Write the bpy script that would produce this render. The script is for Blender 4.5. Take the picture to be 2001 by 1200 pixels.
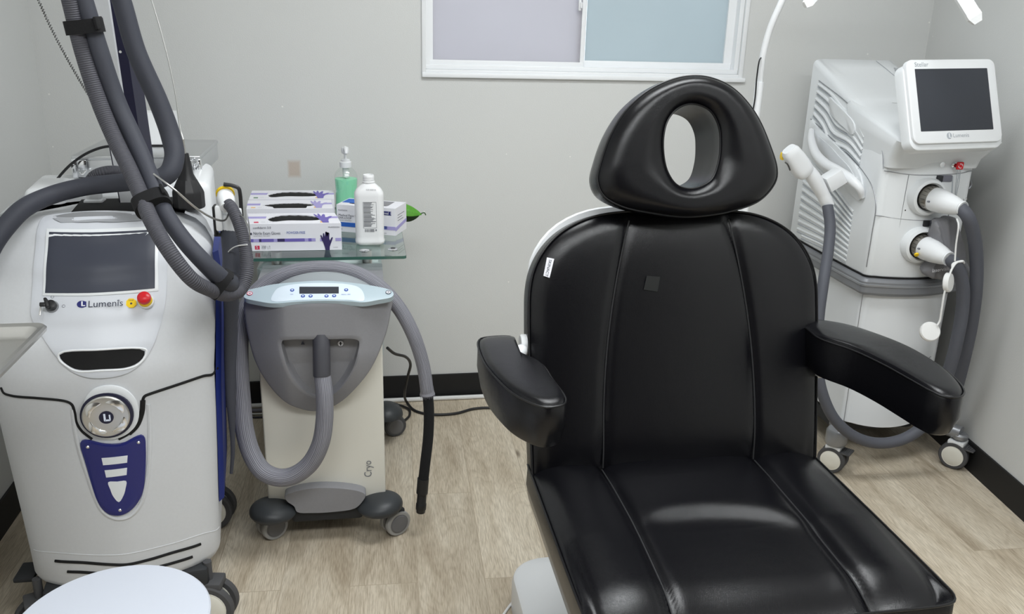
import bpy, bmesh, math, random
from mathutils import Vector, Matrix
V = Vector
random.seed(4)
for o in list(bpy.data.objects):
    bpy.data.objects.remove(o)
C = bpy.context.scene.collection

# ------------------------------------------------------------------ camera
W_, H_ = 2001.0, 1200.0
F_ = 1699.3
CAM = V((0.0, 0.0, 1.45))
yaw, pitch, roll = [math.radians(a) for a in (9.917, 18.549, 1.629)]
fwd = V((math.sin(yaw)*math.cos(pitch), math.cos(yaw)*math.cos(pitch), -math.sin(pitch)))
rt = V((math.cos(yaw), -math.sin(yaw), 0)); up = rt.cross(fwd)
r2 = rt*math.cos(roll) + up*math.sin(roll)
u2 = -rt*math.sin(roll) + up*math.cos(roll)
cd = bpy.data.cameras.new('camera'); cam = bpy.data.objects.new('camera', cd); C.objects.link(cam)
cd.sensor_width = 36.0; cd.sensor_fit = 'HORIZONTAL'; cd.lens = F_/W_*36.0
cd.clip_start = 0.05
cam.matrix_world = Matrix(((r2.x, u2.x, -fwd.x, CAM.x), (r2.y, u2.y, -fwd.y, CAM.y), (r2.z, u2.z, -fwd.z, CAM.z), (0, 0, 0, 1)))
bpy.context.scene.camera = cam

# ------------------------------------------------------------------ world, view, lights
sc = bpy.context.scene
sc.view_settings.view_transform = 'Standard'; sc.view_settings.look = 'None'
sc.view_settings.gamma = 1.0; sc.view_settings.use_curve_mapping = False
sc.view_settings.exposure = -0.07
wd = bpy.data.worlds.new('world'); sc.world = wd; wd.use_nodes = True
bgn = wd.node_tree.nodes['Background']
bgn.inputs[0].default_value = (0.80, 0.90, 1.0, 1); bgn.inputs[1].default_value = 1.75

def area(name, loc, sx, sy, power, col=(1, 1, 1), rot=(0, 0, 0)):
    l = bpy.data.lights.new(name, 'AREA'); l.shape = 'RECTANGLE'; l.size = sx; l.size_y = sy
    l.energy = power; l.color = col
    o = bpy.data.objects.new(name, l); C.objects.link(o); o.location = loc; o.rotation_euler = rot
    return o
CEIL = 2.62
PANELS = ((0.60, 1.80, 1.16, 24), (0.53, 0.05, 2.36, 46))  # second panel is out of view, stretched wide to brighten the side walls
for (lx, ly, lw_, pw) in PANELS:
    area('ceiling_panel_light', (lx, ly, CEIL-0.035), lw_, 0.56, pw, (0.93, 0.975, 1.0))

# ------------------------------------------------------------------ helpers
def ray(px, py):
    return (r2*((px-1000.5)/F_) + u2*(-(py-600)/F_) + fwd)
def on(px, py, ax, val):
    d = ray(px, py); return CAM + d*((val-CAM[ax])/d[ax])
def ty(px, py, y): return on(px, py, 1, y)
def tz(px, py, z): return on(px, py, 2, z)
def onpl(px, py, o, n):
    d = ray(px, py); return CAM + d*((o-CAM).dot(n)/d.dot(n))

def lin(c):
    c = c/255.0
    return c/12.92 if c <= 0.04045 else ((c+0.055)/1.055)**2.4
def rgb(r, g, b): return (lin(r), lin(g), lin(b), 1)

def mat(name, col, rough=0.5, metal=0.0, spec=0.5, bump=None, coat=0.0, trans=0.0, ior=1.45, var=0.0):
    m = bpy.data.materials.new(name); m.use_nodes = True
    nt = m.node_tree; b = nt.nodes['Principled BSDF']
    b.inputs['Base Color'].default_value = col
    b.inputs['Roughness'].default_value = rough
    b.inputs['Metallic'].default_value = metal
    b.inputs['Specular IOR Level'].default_value = spec
    b.inputs['IOR'].default_value = ior
    if coat: b.inputs['Coat Weight'].default_value = coat; b.inputs['Coat Roughness'].default_value = 0.12
    if trans: b.inputs['Transmission Weight'].default_value = trans
    tc = nt.nodes.new('ShaderNodeTexCoord')
    if bump:
        sc_, st, dist = bump
        n = nt.nodes.new('ShaderNodeTexNoise'); n.inputs['Scale'].default_value = sc_; n.inputs['Detail'].default_value = 3
        nt.links.new(tc.outputs['Object'], n.inputs['Vector'])
        bp = nt.nodes.new('ShaderNodeBump'); bp.inputs['Strength'].default_value = st; bp.inputs['Distance'].default_value = dist
        nt.links.new(n.outputs['Fac'], bp.inputs['Height']); nt.links.new(bp.outputs['Normal'], b.inputs['Normal'])
    if var:
        mx = nt.nodes.new('ShaderNodeMix'); mx.data_type = 'RGBA'
        mx.inputs['A'].default_value = tuple(c*(1-var) for c in col[:3])+(1,)
        mx.inputs['B'].default_value = tuple(min(1, c*(1+var)) for c in col[:3])+(1,)
        n3 = nt.nodes.new('ShaderNodeTexNoise'); n3.inputs['Scale'].default_value = 160; n3.inputs['Detail'].default_value = 2
        nt.links.new(tc.outputs['Object'], n3.inputs['Vector'])
        nt.links.new(n3.outputs['Fac'], mx.inputs['Factor']); nt.links.new(mx.outputs['Result'], b.inputs['Base Color'])
    return m

WLOC = {}
def wl(o): return WLOC.get(o.name, V((0, 0, 0))) if o else V((0, 0, 0))
def mk(name, bm, m, parent=None, M=None, smooth=True, ang=35, origin=None):
    if M is not None: bm.transform(M)
    bmesh.ops.recalc_face_normals(bm, faces=bm.faces[:])
    if parent is None:
        if origin is None:
            if bm.verts:
                xs = [v.co.x for v in bm.verts]; ys = [v.co.y for v in bm.verts]; zs = [v.co.z for v in bm.verts]
                origin = V(((min(xs)+max(xs))/2, (min(ys)+max(ys))/2, min(zs)))
            else: origin = V((0, 0, 0))
        w = V(origin)
    else:
        w = wl(parent)
    bm.transform(Matrix.Translation(-w))
    me = bpy.data.meshes.new(name); bm.to_mesh(me); bm.free()
    for mm in (m if isinstance(m, (list, tuple)) else [m]): me.materials.append(mm)
    if smooth:
        me.shade_smooth(); me.set_sharp_from_angle(angle=math.radians(ang))
    o = bpy.data.objects.new(name, me); C.objects.link(o)
    if parent is None: o.location = w
    else: o.parent = parent
    WLOC[o.name] = w
    return o
def tag(o, label=None, cat=None, group=None, kind=None):
    if label: o['label'] = label
    if cat: o['category'] = cat
    if group: o['group'] = group
    if kind: o['kind'] = kind
    return o
def thing(name, loc, label, cat, group=None):
    o = bpy.data.objects.new(name, None); C.objects.link(o); o.location = loc; o.empty_display_size = 0.05
    WLOC[o.name] = V(loc)
    return tag(o, label, cat, group)

def catmull(pts, n=8, closed=False):
    pts = [V(p) for p in pts]
    if len(pts) < 3: return pts
    out = []; N = len(pts)
    rng = range(N) if closed else range(N-1)
    for i in rng:
        if closed: a, b, c, d = pts[i-1], pts[i], pts[(i+1) % N], pts[(i+2) % N]
        else:
            b, c = pts[i], pts[i+1]
            a = pts[i-1] if i > 0 else b*2-c
            d = pts[i+2] if i+2 < N else c*2-b
        t0 = 0.0; t1 = max((b-a).length, 1e-6)**0.5; t2 = t1+max((c-b).length, 1e-6)**0.5; t3 = t2+max((d-c).length, 1e-6)**0.5
        for k in range(n):
            t = t1+(t2-t1)*k/n
            A1 = a*((t1-t)/(t1-t0))+b*((t-t0)/(t1-t0)); A2 = b*((t2-t)/(t2-t1))+c*((t-t1)/(t2-t1)); A3 = c*((t3-t)/(t3-t2))+d*((t-t2)/(t3-t2))
            B1 = A1*((t2-t)/(t2-t0))+A2*((t-t0)/(t2-t0)); B2 = A2*((t3-t)/(t3-t1))+A3*((t-t1)/(t3-t1))
            out.append(B1*((t2-t)/(t2-t1))+B2*((t-t1)/(t2-t1)))
    if not closed: out.append(pts[-1])
    return out
def resamp(pts, step):
    out = [pts[0].copy()]; acc = 0.0
    for i in range(1, len(pts)):
        a, b = pts[i-1], pts[i]; L = (b-a).length
        while acc+L >= step and L > 0:
            t = (step-acc)/L; a = a.lerp(b, t); out.append(a.copy()); L = (b-a).length; acc = 0.0
        acc += L
    if (out[-1]-pts[-1]).length > step*0.3: out.append(pts[-1].copy())
    return out

def box(bm, c, s, bev=0.0, M=None, seg=2):
    b2 = bmesh.new(); bmesh.ops.create_cube(b2, size=1.0)
    b2.transform(Matrix.Diagonal((s[0], s[1], s[2], 1)))
    if bev: bmesh.ops.bevel(b2, geom=b2.edges[:], offset=bev, segments=seg, profile=0.5, affect='EDGES')
    b2.transform(Matrix.Translation(V(c)))
    if M is not None: b2.transform(M)
    me = bpy.data.meshes.new('t'); b2.to_mesh(me); b2.free(); bm.from_mesh(me); bpy.data.meshes.remove(me)
    return bm
def B(c, s, bev=0.0, M=None, seg=2): return box(bmesh.new(), c, s, bev, M, seg)
def loft(bm, rings, cap0=True, cap1=True, closed=True):
    vs = [[bm.verts.new(p) for p in r] for r in rings]; n = len(rings[0])
    for i in range(len(vs)-1):
        for j in range(n if closed else n-1):
            k = (j+1) % n
            try: bm.faces.new((vs[i][j], vs[i][k], vs[i+1][k], vs[i+1][j]))
            except ValueError: pass
    if cap0: bm.faces.new(vs[0][::-1])
    if cap1: bm.faces.new(vs[-1])
    return vs
def frame_of(ax):
    ax = V(ax).normalized(); t = V((0, 0, 1)) if abs(ax.z) < 0.9 else V((1, 0, 0))
    a = t.cross(ax).normalized(); return a, ax.cross(a), ax
def lathe(bm, prof, o, ax=(0, 0, 1), seg=32, sx=1.0, sy=1.0, cap0=True, cap1=True):
    a, b, c = frame_of(ax); o = V(o)
    rings = [[o + a*(r*math.cos(2*math.pi*k/seg)*sx) + b*(r*math.sin(2*math.pi*k/seg)*sy) + c*h for k in range(seg)] for r, h in prof]
    loft(bm, rings, cap0, cap1); return bm
def tube(bm, pts, r, seg=14, n=8, rib=None, closed=False, smooth=True, step=None):
    """swept tube; r a number or list of radii by control point; rib=(amplitude, period) makes a corrugated hose"""
    P = [V(p) for p in pts]
    path = catmull(P, n, closed) if smooth and len(P) > 2 else P
    if step: path = resamp(path, step)
    if rib: path = resamp(path, rib[1]/4.0)
    L = [0.0]
    for i in range(1, len(path)): L.append(L[-1]+(path[i]-path[i-1]).length)
    T = max(L[-1], 1e-9)
    def rad(i):
        if isinstance(r, (list, tuple)):
            x = L[i]/T*(len(r)-1); k = min(int(x), len(r)-2); v = r[k]*(1-(x-k))+r[k+1]*(x-k)
        else: v = r
        if rib: v += rib[0]*math.cos(2*math.pi*i/4.0)
        return v
    N = len(path); tang = []
    for i in range(N):
        if closed: t = path[(i+1) % N]-path[i-1]
        else: t = path[min(i+1, N-1)]-path[max(i-1, 0)]
        tang.append(t.normalized() if t.length > 1e-9 else V((0, 0, 1)))
    a, b, _ = frame_of(tang[0]); rings = []; nrm = a
    for i in range(N):
        nrm = (nrm - tang[i]*nrm.dot(tang[i])).normalized(); bb = tang[i].cross(nrm)
        rr = rad(i)
        rings.append([path[i]+nrm*(rr*math.cos(2*math.pi*k/seg))+bb*(rr*math.sin(2*math.pi*k/seg)) for k in range(seg)])
    if closed: rings.append(rings[0][:])
    uv = bm.loops.layers.uv.verify()
    vs = loft(bm, rings, not closed, not closed)
    bm.verts.index_update()
    idx = {}
    for i, rg in enumerate(vs):
        for j, v in enumerate(rg): idx[v] = (i, j)
    for f in bm.faces:
        if len(f.verts) == 4 and all(v in idx for v in f.verts):
            js = [idx[v][1] for v in f.verts]; wrap = (0 in js and seg-1 in js)
            for l in f.loops:
                i, j = idx[l.vert]
                if wrap and j == 0: j = seg
                l[uv].uv = (j/seg, L[min(i, N-1)])
    return bm
def T(pts, r, **k): return tube(bmesh.new(), pts, r, **k)

def poly_polar(poly, c, N, ph=0.0):
    """resample a closed 2D outline (star-shaped about c) at N equal angles"""
    out = []
    M = len(poly)
    for k in range(N):
        a = ph+2*math.pi*k/N; dx, dy = math.cos(a), math.sin(a); best = None
        for i in range(M):
            x1, y1 = poly[i][0]-c[0], poly[i][1]-c[1]; x2, y2 = poly[(i+1) % M][0]-c[0], poly[(i+1) % M][1]-c[1]
            ex, ey = x2-x1, y2-y1; den = dx*ey-dy*ex
            if abs(den) < 1e-12: continue
            t = (x1*ey-y1*ex)/den; s = (x1*dy-y1*dx)/den
            if t > 0 and -1e-6 <= s <= 1+1e-6 and (best is None or t > best): best = t
        best = best or 0.0
        out.append((c[0]+dx*best, c[1]+dy*best))
    return out
def smooth2(poly, n=5): return [(p.x, p.y) for p in catmull([V((a, b, 0)) for a, b in poly], n, True)]

def cushion(bm, outline, cen, O, U, Vv, Nn, th, dome=0.012, hfun=None, N=160, K=34, edge=0.010, back_in=0.006):
    """padded upholstery pad: outline (u,v) in the frame O,U,V,N; front face domed, sides upholstered down to -th"""
    ol = poly_polar(outline, cen, N)
    def P(u, v, n): return O+U*u+Vv*v+Nn*n
    def sc(s, d=0.0): 
        return [(cen[0]+(p[0]-cen[0])*s, cen[1]+(p[1]-cen[1])*s) for p in ol]
    R = max(math.hypot(p[0]-cen[0], p[1]-cen[1]) for p in ol)
    rings = []
    si = 1-back_in/R
    rings.append([P(u, v, -th) for u, v in sc(si-0.02)])
    rings.append([P(u, v, -th+0.004) for u, v in sc(si)])
    rings.append([P(u, v, -th*0.55) for u, v in sc(1+0.002/R)])
    rings.append([P(u, v, -0.006) for u, v in sc(1.0)])
    rings.append([P(u, v, -0.0015) for u, v in sc(1-0.0015/R)])
    for k in range(1, K):
        s = (1-k/K)
        s = 1-(1-s)**1.0
        d = dome*(1-s**4)**0.75 + edge*min(1.0, (1-s)/0.10)**0.55*0.6
        q = []
        for u, v in sc(s*(1-0.003/R)):
            q.append(P(u, v, d+(hfun(u, v, s) if hfun else 0.0)))
        rings.append(q)
    vs = loft(bm, rings, True, False)
    c = bm.verts.new(P(cen[0], cen[1], dome+edge*0.6+(hfun(cen[0], cen[1], 0) if hfun else 0)))
    for j in range(N): bm.faces.new((vs[-1][j], vs[-1][(j+1) % N], c))
    return [P(u, v, 0.0) for u, v in ol]

def patch(bm, outline, surf, off=0.001, thick=0.001, K=6, cen=None, N=None):
    """plate that follows a surface: outline in (a,b), surf(a,b,offset)->point"""
    if cen is None: cen = (sum(p[0] for p in outline)/len(outline), sum(p[1] for p in outline)/len(outline))
    ol = poly_polar(outline, cen, N) if N else outline
    rings = []
    for d in (off-thick, off-0.0003, off):
        s = 1.0 if d != off else 0.995
        rings.append([surf(cen[0]+(a-cen[0])*s, cen[1]+(b-cen[1])*s, d) for a, b in ol])
    for k in range(1, K):
        s = 1-k/K
        rings.append([surf(cen[0]+(a-cen[0])*s, cen[1]+(b-cen[1])*s, off) for a, b in ol])
    vs = loft(bm, rings, False, False)
    c = bm.verts.new(surf(cen[0], cen[1], off)); n = len(ol)
    for j in range(n): bm.faces.new((vs[-1][j], vs[-1][(j+1) % n], c))
    return bm
def text_bm(body, size, O, U, Vv, ext=0.0004, align='LEFT', squash=1.0):
    cu = bpy.data.curves.new('t', 'FONT'); cu.body = body; cu.size = size; cu.align_x = align; cu.align_y = 'CENTER'
    cu.extrude = 0.0; cu.resolution_u = 3
    ob = bpy.data.objects.new('t', cu); C.objects.link(ob)
    dg = bpy.context.evaluated_depsgraph_get(); dg.update()
    me = bpy.data.meshes.new_from_object(ob.evaluated_get(dg))
    bpy.data.objects.remove(ob); bpy.data.curves.remove(cu)
    bm = bmesh.new(); bm.from_mesh(me); bpy.data.meshes.remove(me)
    U = V(U).normalized(); Vv = V(Vv).normalized(); Nn = U.cross(Vv).normalized(); O = V(O)
    for v in bm.verts:
        x, y = v.co.x*squash, v.co.y
        v.co = O+U*x+Vv*y+Nn*ext
    return bm
def ellipse_pts(c, rx, ry, n=28, ph=0): return [(c[0]+rx*math.cos(2*math.pi*k/n+ph), c[1]+ry*math.sin(2*math.pi*k/n+ph)) for k in range(n)]
def join(bm, other):
    me = bpy.data.meshes.new('t'); other.to_mesh(me); other.free(); bm.from_mesh(me); bpy.data.meshes.remove(me); return bm

# ------------------------------------------------------------------ materials
def wall_mat():
    m = mat('painted_wall', rgb(200, 200, 194), 0.85, bump=(260, 0.25, 0.002), spec=0.3)
    nt = m.node_tree; b = nt.nodes['Principled BSDF']; tc = [n for n in nt.nodes if n.type == 'TEX_COORD'][0]
    # scraped patch and paint flecks on the back wall, kept in world position
    geo = nt.nodes.new('ShaderNodeNewGeometry'); sep = nt.nodes.new('ShaderNodeSeparateXYZ'); nt.links.new(geo.outputs['Position'], sep.inputs[0])
    def mth(op, a, b_=None, clamp=False):
        n = nt.nodes.new('ShaderNodeMath'); n.operation = op; n.use_clamp = clamp
        for i, x in enumerate((a, b_)):
            if x is None: continue
            if isinstance(x, (int, float)): n.inputs[i].default_value = x
            else: nt.links.new(x, n.inputs[i])
        return n.outputs[0]
    pc = ty(575, 330, 3.165)
    dx = mth('ABSOLUTE', mth('SUBTRACT', sep.outputs['X'], pc.x)); dz = mth('ABSOLUTE', mth('SUBTRACT', sep.outputs['Z'], pc.z))
    mx_ = mth('MAXIMUM', mth('DIVIDE', dx, 0.022), mth('DIVIDE', dz, 0.030))
    yb = mth('GREATER_THAN', sep.outputs['Y'], 3.0)
    msk = mth('MULTIPLY', mth('MULTIPLY', mth('SUBTRACT', 1.15, mx_, True), 2.2, True), yb)
    ns = nt.nodes.new('ShaderNodeTexNoise'); ns.inputs['Scale'].default_value = 2.2; ns.inputs['Detail'].default_value = 4
    nt.links.new(tc.outputs['Object'], ns.inputs['Vector'])
    mxa = nt.nodes.new('ShaderNodeMix'); mxa.data_type = 'RGBA'
    mxa.inputs['A'].default_value = rgb(206, 207, 206); mxa.inputs['B'].default_value = rgb(213, 214, 212)
    nt.links.new(ns.outputs['Fac'], mxa.inputs['Factor'])
    mxb = nt.nodes.new('ShaderNodeMix'); mxb.data_type = 'RGBA'; mxb.inputs['B'].default_value = rgb(196, 184, 174)
    nt.links.new(mxa.outputs['Result'], mxb.inputs['A']); nt.links.new(msk, mxb.inputs['Factor'])
    # white flecks
    vo = nt.nodes.new('ShaderNodeTexVoronoi'); vo.inputs['Scale'].default_value = 11
    nt.links.new(tc.outputs['Object'], vo.inputs['Vector'])
    fl = mth('MULTIPLY', mth('LESS_THAN', vo.outputs['Distance'], 0.035), yb)
    mxc = nt.nodes.new('ShaderNodeMix'); mxc.data_type = 'RGBA'; mxc.inputs['B'].default_value = rgb(235, 235, 232)
    nt.links.new(mxb.outputs['Result'], mxc.inputs['A']); nt.links.new(fl, mxc.inputs['Factor'])
    nt.links.new(mxc.outputs['Result'], b.inputs['Base Color'])
    return m
M_wall = wall_mat()
def floor_mat():
    m = bpy.data.materials.new('oak_vinyl_plank'); m.use_nodes = True; nt = m.node_tree; b = nt.nodes['Principled BSDF']
    L = nt.links.new
    geo = nt.nodes.new('ShaderNodeNewGeometry')
    mp = nt.nodes.new('ShaderNodeMapping'); mp.inputs['Rotation'].default_value = (0, 0, math.radians(-90+2)); mp.inputs['Location'].default_value = (0.0, 0.043, 0)
    L(geo.outputs['Position'], mp.inputs['Vector'])
    br = nt.nodes.new('ShaderNodeTexBrick'); br.offset = 0.37; br.inputs['Scale'].default_value = 1.0
    br.inputs['Brick Width'].default_value = 1.22; br.inputs['Row Height'].default_value = 0.18
    br.inputs['Mortar Size'].default_value = 0.0011; br.inputs['Mortar Smooth'].default_value = 0.3; br.inputs['Bias'].default_value = 0
    br.inputs['Color1'].default_value = (0.0, 0.0, 0.0, 1); br.inputs['Color2'].default_value = (1, 1, 1, 1); br.inputs['Mortar'].default_value = (0.3, 0.3, 0.3, 1)
    L(mp.outputs['Vector'], br.inputs['Vector'])
    # per-plank offset so the grain breaks at the joints
    vm = nt.nodes.new('ShaderNodeVectorMath'); vm.operation = 'MULTIPLY_ADD'; vm.inputs[1].default_value = (7.3, 3.1, 5.7)
    L(br.outputs['Color'], vm.inputs[0]); L(mp.outputs['Vector'], vm.inputs[2])
    def noise(scl, detail, vec, sx=1, sy=1, dist=0.0):
        q = nt.nodes.new('ShaderNodeMapping'); q.inputs['Scale'].default_value = (sx, sy, 1); L(vec, q.inputs['Vector'])
        n = nt.nodes.new('ShaderNodeTexNoise'); n.inputs['Scale'].default_value = scl; n.inputs['Detail'].default_value = detail; n.inputs['Distortion'].default_value = dist
        L(q.outputs['Vector'], n.inputs['Vector']); return n.outputs['Fac']
    big = noise(2.0, 3, vm.outputs[0], 1.0, 5.0, 0.6)
    # cathedral rings: sine of a low frequency stretched noise
    ringn = noise(1.7, 1.5, vm.outputs[0], 1.0, 4.5, 0.9)
    sn = nt.nodes.new('ShaderNodeMath'); sn.operation = 'SINE'
    ml = nt.nodes.new('ShaderNodeMath'); ml.operation = 'MULTIPLY'; ml.inputs[1].default_value = 95.0; L(ringn, ml.inputs[0]); L(ml.outputs[0], sn.inputs[0])
    fine = noise(26, 5, vm.outputs[0], 1.0, 16.0, 0.2)
    def cr(src, pts):
        r = nt.nodes.new('ShaderNodeValToRGB'); e = r.color_ramp.elements
        e[0].position, e[0].color = pts[0]; e[1].position, e[1].color = pts[-1]
        for p, c in pts[1:-1]:
            x = e.new(p); x.color = c
        L(src, r.inputs['Fac']); return r.outputs['Color']
    base = cr(big, [(0.28, rgb(176, 162, 141)), (0.48, rgb(204, 192, 172)), (0.72, rgb(221, 211, 193))])
    def mix(a, b_, f, mode='MIX'):
        x = nt.nodes.new('ShaderNodeMix'); x.data_type = 'RGBA'; x.blend_type = mode
        for k, s in (('A', a), ('B', b_)):
            if isinstance(s, tuple): x.inputs[k].default_value = s
            else: L(s, x.inputs[k])
        if isinstance(f, float): x.inputs['Factor'].default_value = f
        else: L(f, x.inputs['Factor'])
        return x.outputs['Result']
    c1 = mix(base, cr(fine, [(0.30, (0.52, 0.49, 0.45, 1)), (0.60, (1.02, 1.02, 1.02, 1))]), 0.70, 'MULTIPLY')
    mr = nt.nodes.new('ShaderNodeMapRange'); mr.inputs['From Min'].default_value = 0.35; mr.inputs['From Max'].default_value = 1.0
    mr.inputs['To Max'].default_value = 0.17; L(sn.outputs[0], mr.inputs['Value'])
    c2 = mix(c1, rgb(140, 124, 102), mr.outputs['Result'])
    # knots: sparse dark spots
    q = nt.nodes.new('ShaderNodeMapping'); q.inputs['Scale'].default_value = (2.1, 6.5, 1); L(vm.outputs[0], q.inputs['Vector'])
    vo = nt.nodes.new('ShaderNodeTexVoronoi'); vo.inputs['Scale'].default_value = 1.0; L(q.outputs['Vector'], vo.inputs['Vector'])
    kr = cr(vo.outputs['Distance'], [(0.02, (0.8, 0.8, 0.8, 1)), (0.085, (0, 0, 0, 1))])
    c3 = mix(c2, rgb(88, 74, 58), kr)
    # plank-to-plank tone and thin joint line
    c4 = mix(c3, cr(br.outputs['Color'], [(0.0, (0.93, 0.93, 0.93, 1)), (1.0, (1.03, 1.03, 1.03, 1))]), 1.0, 'MULTIPLY')
    c5 = mix(c4, rgb(165, 152, 132), br.outputs['Fac'])
    L(c5, b.inputs['Base Color'])
    b.inputs['Roughness'].default_value = 0.42; b.inputs['Specular IOR Level'].default_value = 0.35
    bp = nt.nodes.new('ShaderNodeBump'); bp.inputs['Strength'].default_value = 0.15; bp.inputs['Distance'].default_value = 0.001
    L(fine, bp.inputs['Height']); L(bp.outputs['Normal'], b.inputs['Normal'])
    return m
M_floor = floor_mat()
def leather_mat():
    m = bpy.data.materials.new('black_leather'); m.use_nodes = True; nt = m.node_tree; b = nt.nodes['Principled BSDF']; L = nt.links.new
    b.inputs['Base Color'].default_value = (0.0035, 0.0035, 0.0048, 1); b.inputs['Specular IOR Level'].default_value = 0.36
    tc = nt.nodes.new('ShaderNodeTexCoord')
    vo = nt.nodes.new('ShaderNodeTexVoronoi'); vo.inputs['Scale'].default_value = 520; vo.feature = 'DISTANCE_TO_EDGE'; L(tc.outputs['Object'], vo.inputs['Vector'])
    nz = nt.nodes.new('ShaderNodeTexNoise'); nz.inputs['Scale'].default_value = 22; nz.inputs['Detail'].default_value = 2; L(tc.outputs['Object'], nz.inputs['Vector'])
    b1 = nt.nodes.new('ShaderNodeBump'); b1.inputs['Strength'].default_value = 0.35; b1.inputs['Distance'].default_value = 0.0006; L(vo.outputs['Distance'], b1.inputs['Height'])
    b2 = nt.nodes.new('ShaderNodeBump'); b2.inputs['Strength'].default_value = 0.10; b2.inputs['Distance'].default_value = 0.004; L(nz.outputs['Fac'], b2.inputs['Height'])
    L(b2.outputs['Normal'], b1.inputs['Normal']); L(b1.outputs['Normal'], b.inputs['Normal'])
    b.inputs['Roughness'].default_value = 0.25
    return m
M_leather = leather_mat()
M_piping = mat('black_piping', (0.006, 0.006, 0.007, 1), 0.35)
M_thread = mat('seam_thread', (0.02, 0.02, 0.022, 1), 0.6)
M_whiteplastic = mat('white_plastic', rgb(228, 230, 232), 0.32, spec=0.5, bump=(900, 0.05, 0.0003))
M_white = mat('machine_white', rgb(226, 229, 231), 0.38, bump=(700, 0.12, 0.0004))
M_greywhite = mat('machine_pale_grey', rgb(203, 205, 208), 0.55, bump=(800, 0.2, 0.0005), var=0.03)
M_panelwhite = mat('panel_white', rgb(220, 223, 226), 0.42, bump=(800, 0.15, 0.0004))
M_warmwhite = mat('warm_white_case', rgb(226, 224, 214), 0.45, bump=(500, 0.08, 0.0004))
M_silver = mat('silver_paint', rgb(150, 152, 156), 0.35, metal=0.6)
M_band = mat('grey_band', rgb(128, 130, 134), 0.4, metal=0.3)
M_chrome = mat('chrome', (0.82, 0.83, 0.85, 1), 0.12, metal=1.0)
M_steel = mat('brushed_steel', (0.60, 0.59, 0.57, 1), 0.32, metal=1.0, bump=(180, 0.1, 0.0004))
M_darkmetal = mat('dark_metal', (0.10, 0.10, 0.10, 1), 0.3, metal=0.9)
M_black = mat('black_plastic', rgb(30, 30, 32), 0.45)
M_blackvoid = mat('black_gap', rgb(8, 8, 9), 0.8)
M_velcro = mat('black_velcro', rgb(22, 22, 24), 0.95, bump=(900, 0.6, 0.001))
M_rubber = mat('grey_rubber', rgb(74, 74, 76), 0.7)
M_darkrubber = mat('dark_rubber', rgb(40, 42, 45), 0.6)
M_base = mat('black_baseboard', rgb(22, 22, 23), 0.6, bump=(120, 0.1, 0.0005))
M_screen = mat('dark_screen', rgb(60, 63, 74), 0.4, spec=0.3)
M_screen2 = mat('dark_display', rgb(52, 55, 62), 0.35)
M_navy = mat('navy_blue', rgb(24, 30, 104), 0.35, coat=0.3)
M_navydark = mat('deep_navy', rgb(26, 26, 50), 0.4)
M_blue = mat('side_blue', rgb(20, 38, 110), 0.5)
M_hose = mat('grey_hose', rgb(80, 82, 90), 0.62, bump=(420, 0.3, 0.0006))
M_hosedark = mat('dark_grey_hose', rgb(57, 59, 68), 0.65, bump=(420, 0.35, 0.0006))
M_hoselight = mat('light_grey_hose', rgb(118, 118, 128), 0.6, bump=(300, 0.2, 0.0006))
M_socket = mat('socket_grey', rgb(72, 72, 78), 0.45)
M_cryohead = mat('grey_shell', rgb(138, 138, 142), 0.55, bump=(600, 0.25, 0.0006), var=0.05)
M_cryotop = mat('pale_blue_panel', rgb(176, 192, 200), 0.4)
M_lid = mat('grey_lid', rgb(150, 156, 160), 0.4)
M_cryokey = mat('pale_keypad', rgb(214, 226, 236), 0.35)
M_fender = mat('charcoal_fender', rgb(52, 55, 58), 0.42)
M_wheelgrey = mat('wheel_grey', rgb(158, 158, 157), 0.5)
M_wheelhub = mat('wheel_hub', rgb(108, 108, 110), 0.5)
M_red = mat('red_plastic', rgb(205, 30, 40), 0.3)
M_yellow = mat('yellow_plastic', rgb(238, 200, 20), 0.4)
M_redprint = mat('red_print', rgb(205, 50, 85), 0.6)
M_ink = mat('dark_ink', rgb(55, 58, 75), 0.6)
M_greyink = mat('grey_ink', rgb(120, 122, 128), 0.6)
M_lightink = mat('pale_ink', rgb(165, 170, 176), 0.6)
M_blueink = mat('blue_ink', rgb(60, 85, 165), 0.6)
M_blueprint = mat('blue_print', rgb(45, 100, 190), 0.6)
M_card = mat('white_card', rgb(232, 232, 238), 0.6, spec=0.3)
M_lilac = mat('lilac_print', rgb(168, 160, 212), 0.6)
M_violet = mat('violet_print', rgb(112, 100, 178), 0.6)
M_deepviolet = mat('deep_violet_print', rgb(52, 42, 92), 0.6)
M_orangeprint = mat('orange_print', rgb(235, 190, 130), 0.6)
M_greenprint = mat('green_print', rgb(90, 130, 100), 0.6)
M_alu = mat('aluminium', (0.66, 0.67, 0.68, 1), 0.38, metal=1.0, bump=(60, 0.05, 0.0005))
M_wire = mat('steel_wire', (0.45, 0.45, 0.44, 1), 0.3, metal=1.0)
M_bag = mat('grey_mesh_bag', rgb(128, 128, 132), 0.8, bump=(500, 0.5, 0.001))
M_cord = mat('white_cord', rgb(225, 225, 224), 0.6)
M_frame = mat('window_vinyl', rgb(236, 238, 240), 0.35)
M_leaf = mat('green_leaf', rgb(120, 196, 78), 0.4, var=0.2)
M_leafdark = mat('dark_green_leaf', rgb(50, 82, 42), 0.5)
M_ceil = mat('ceiling_white', rgb(228, 228, 224), 0.9)
M_screw = mat('screw_steel', (0.7, 0.7, 0.7, 1), 0.25, metal=1.0)

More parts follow.
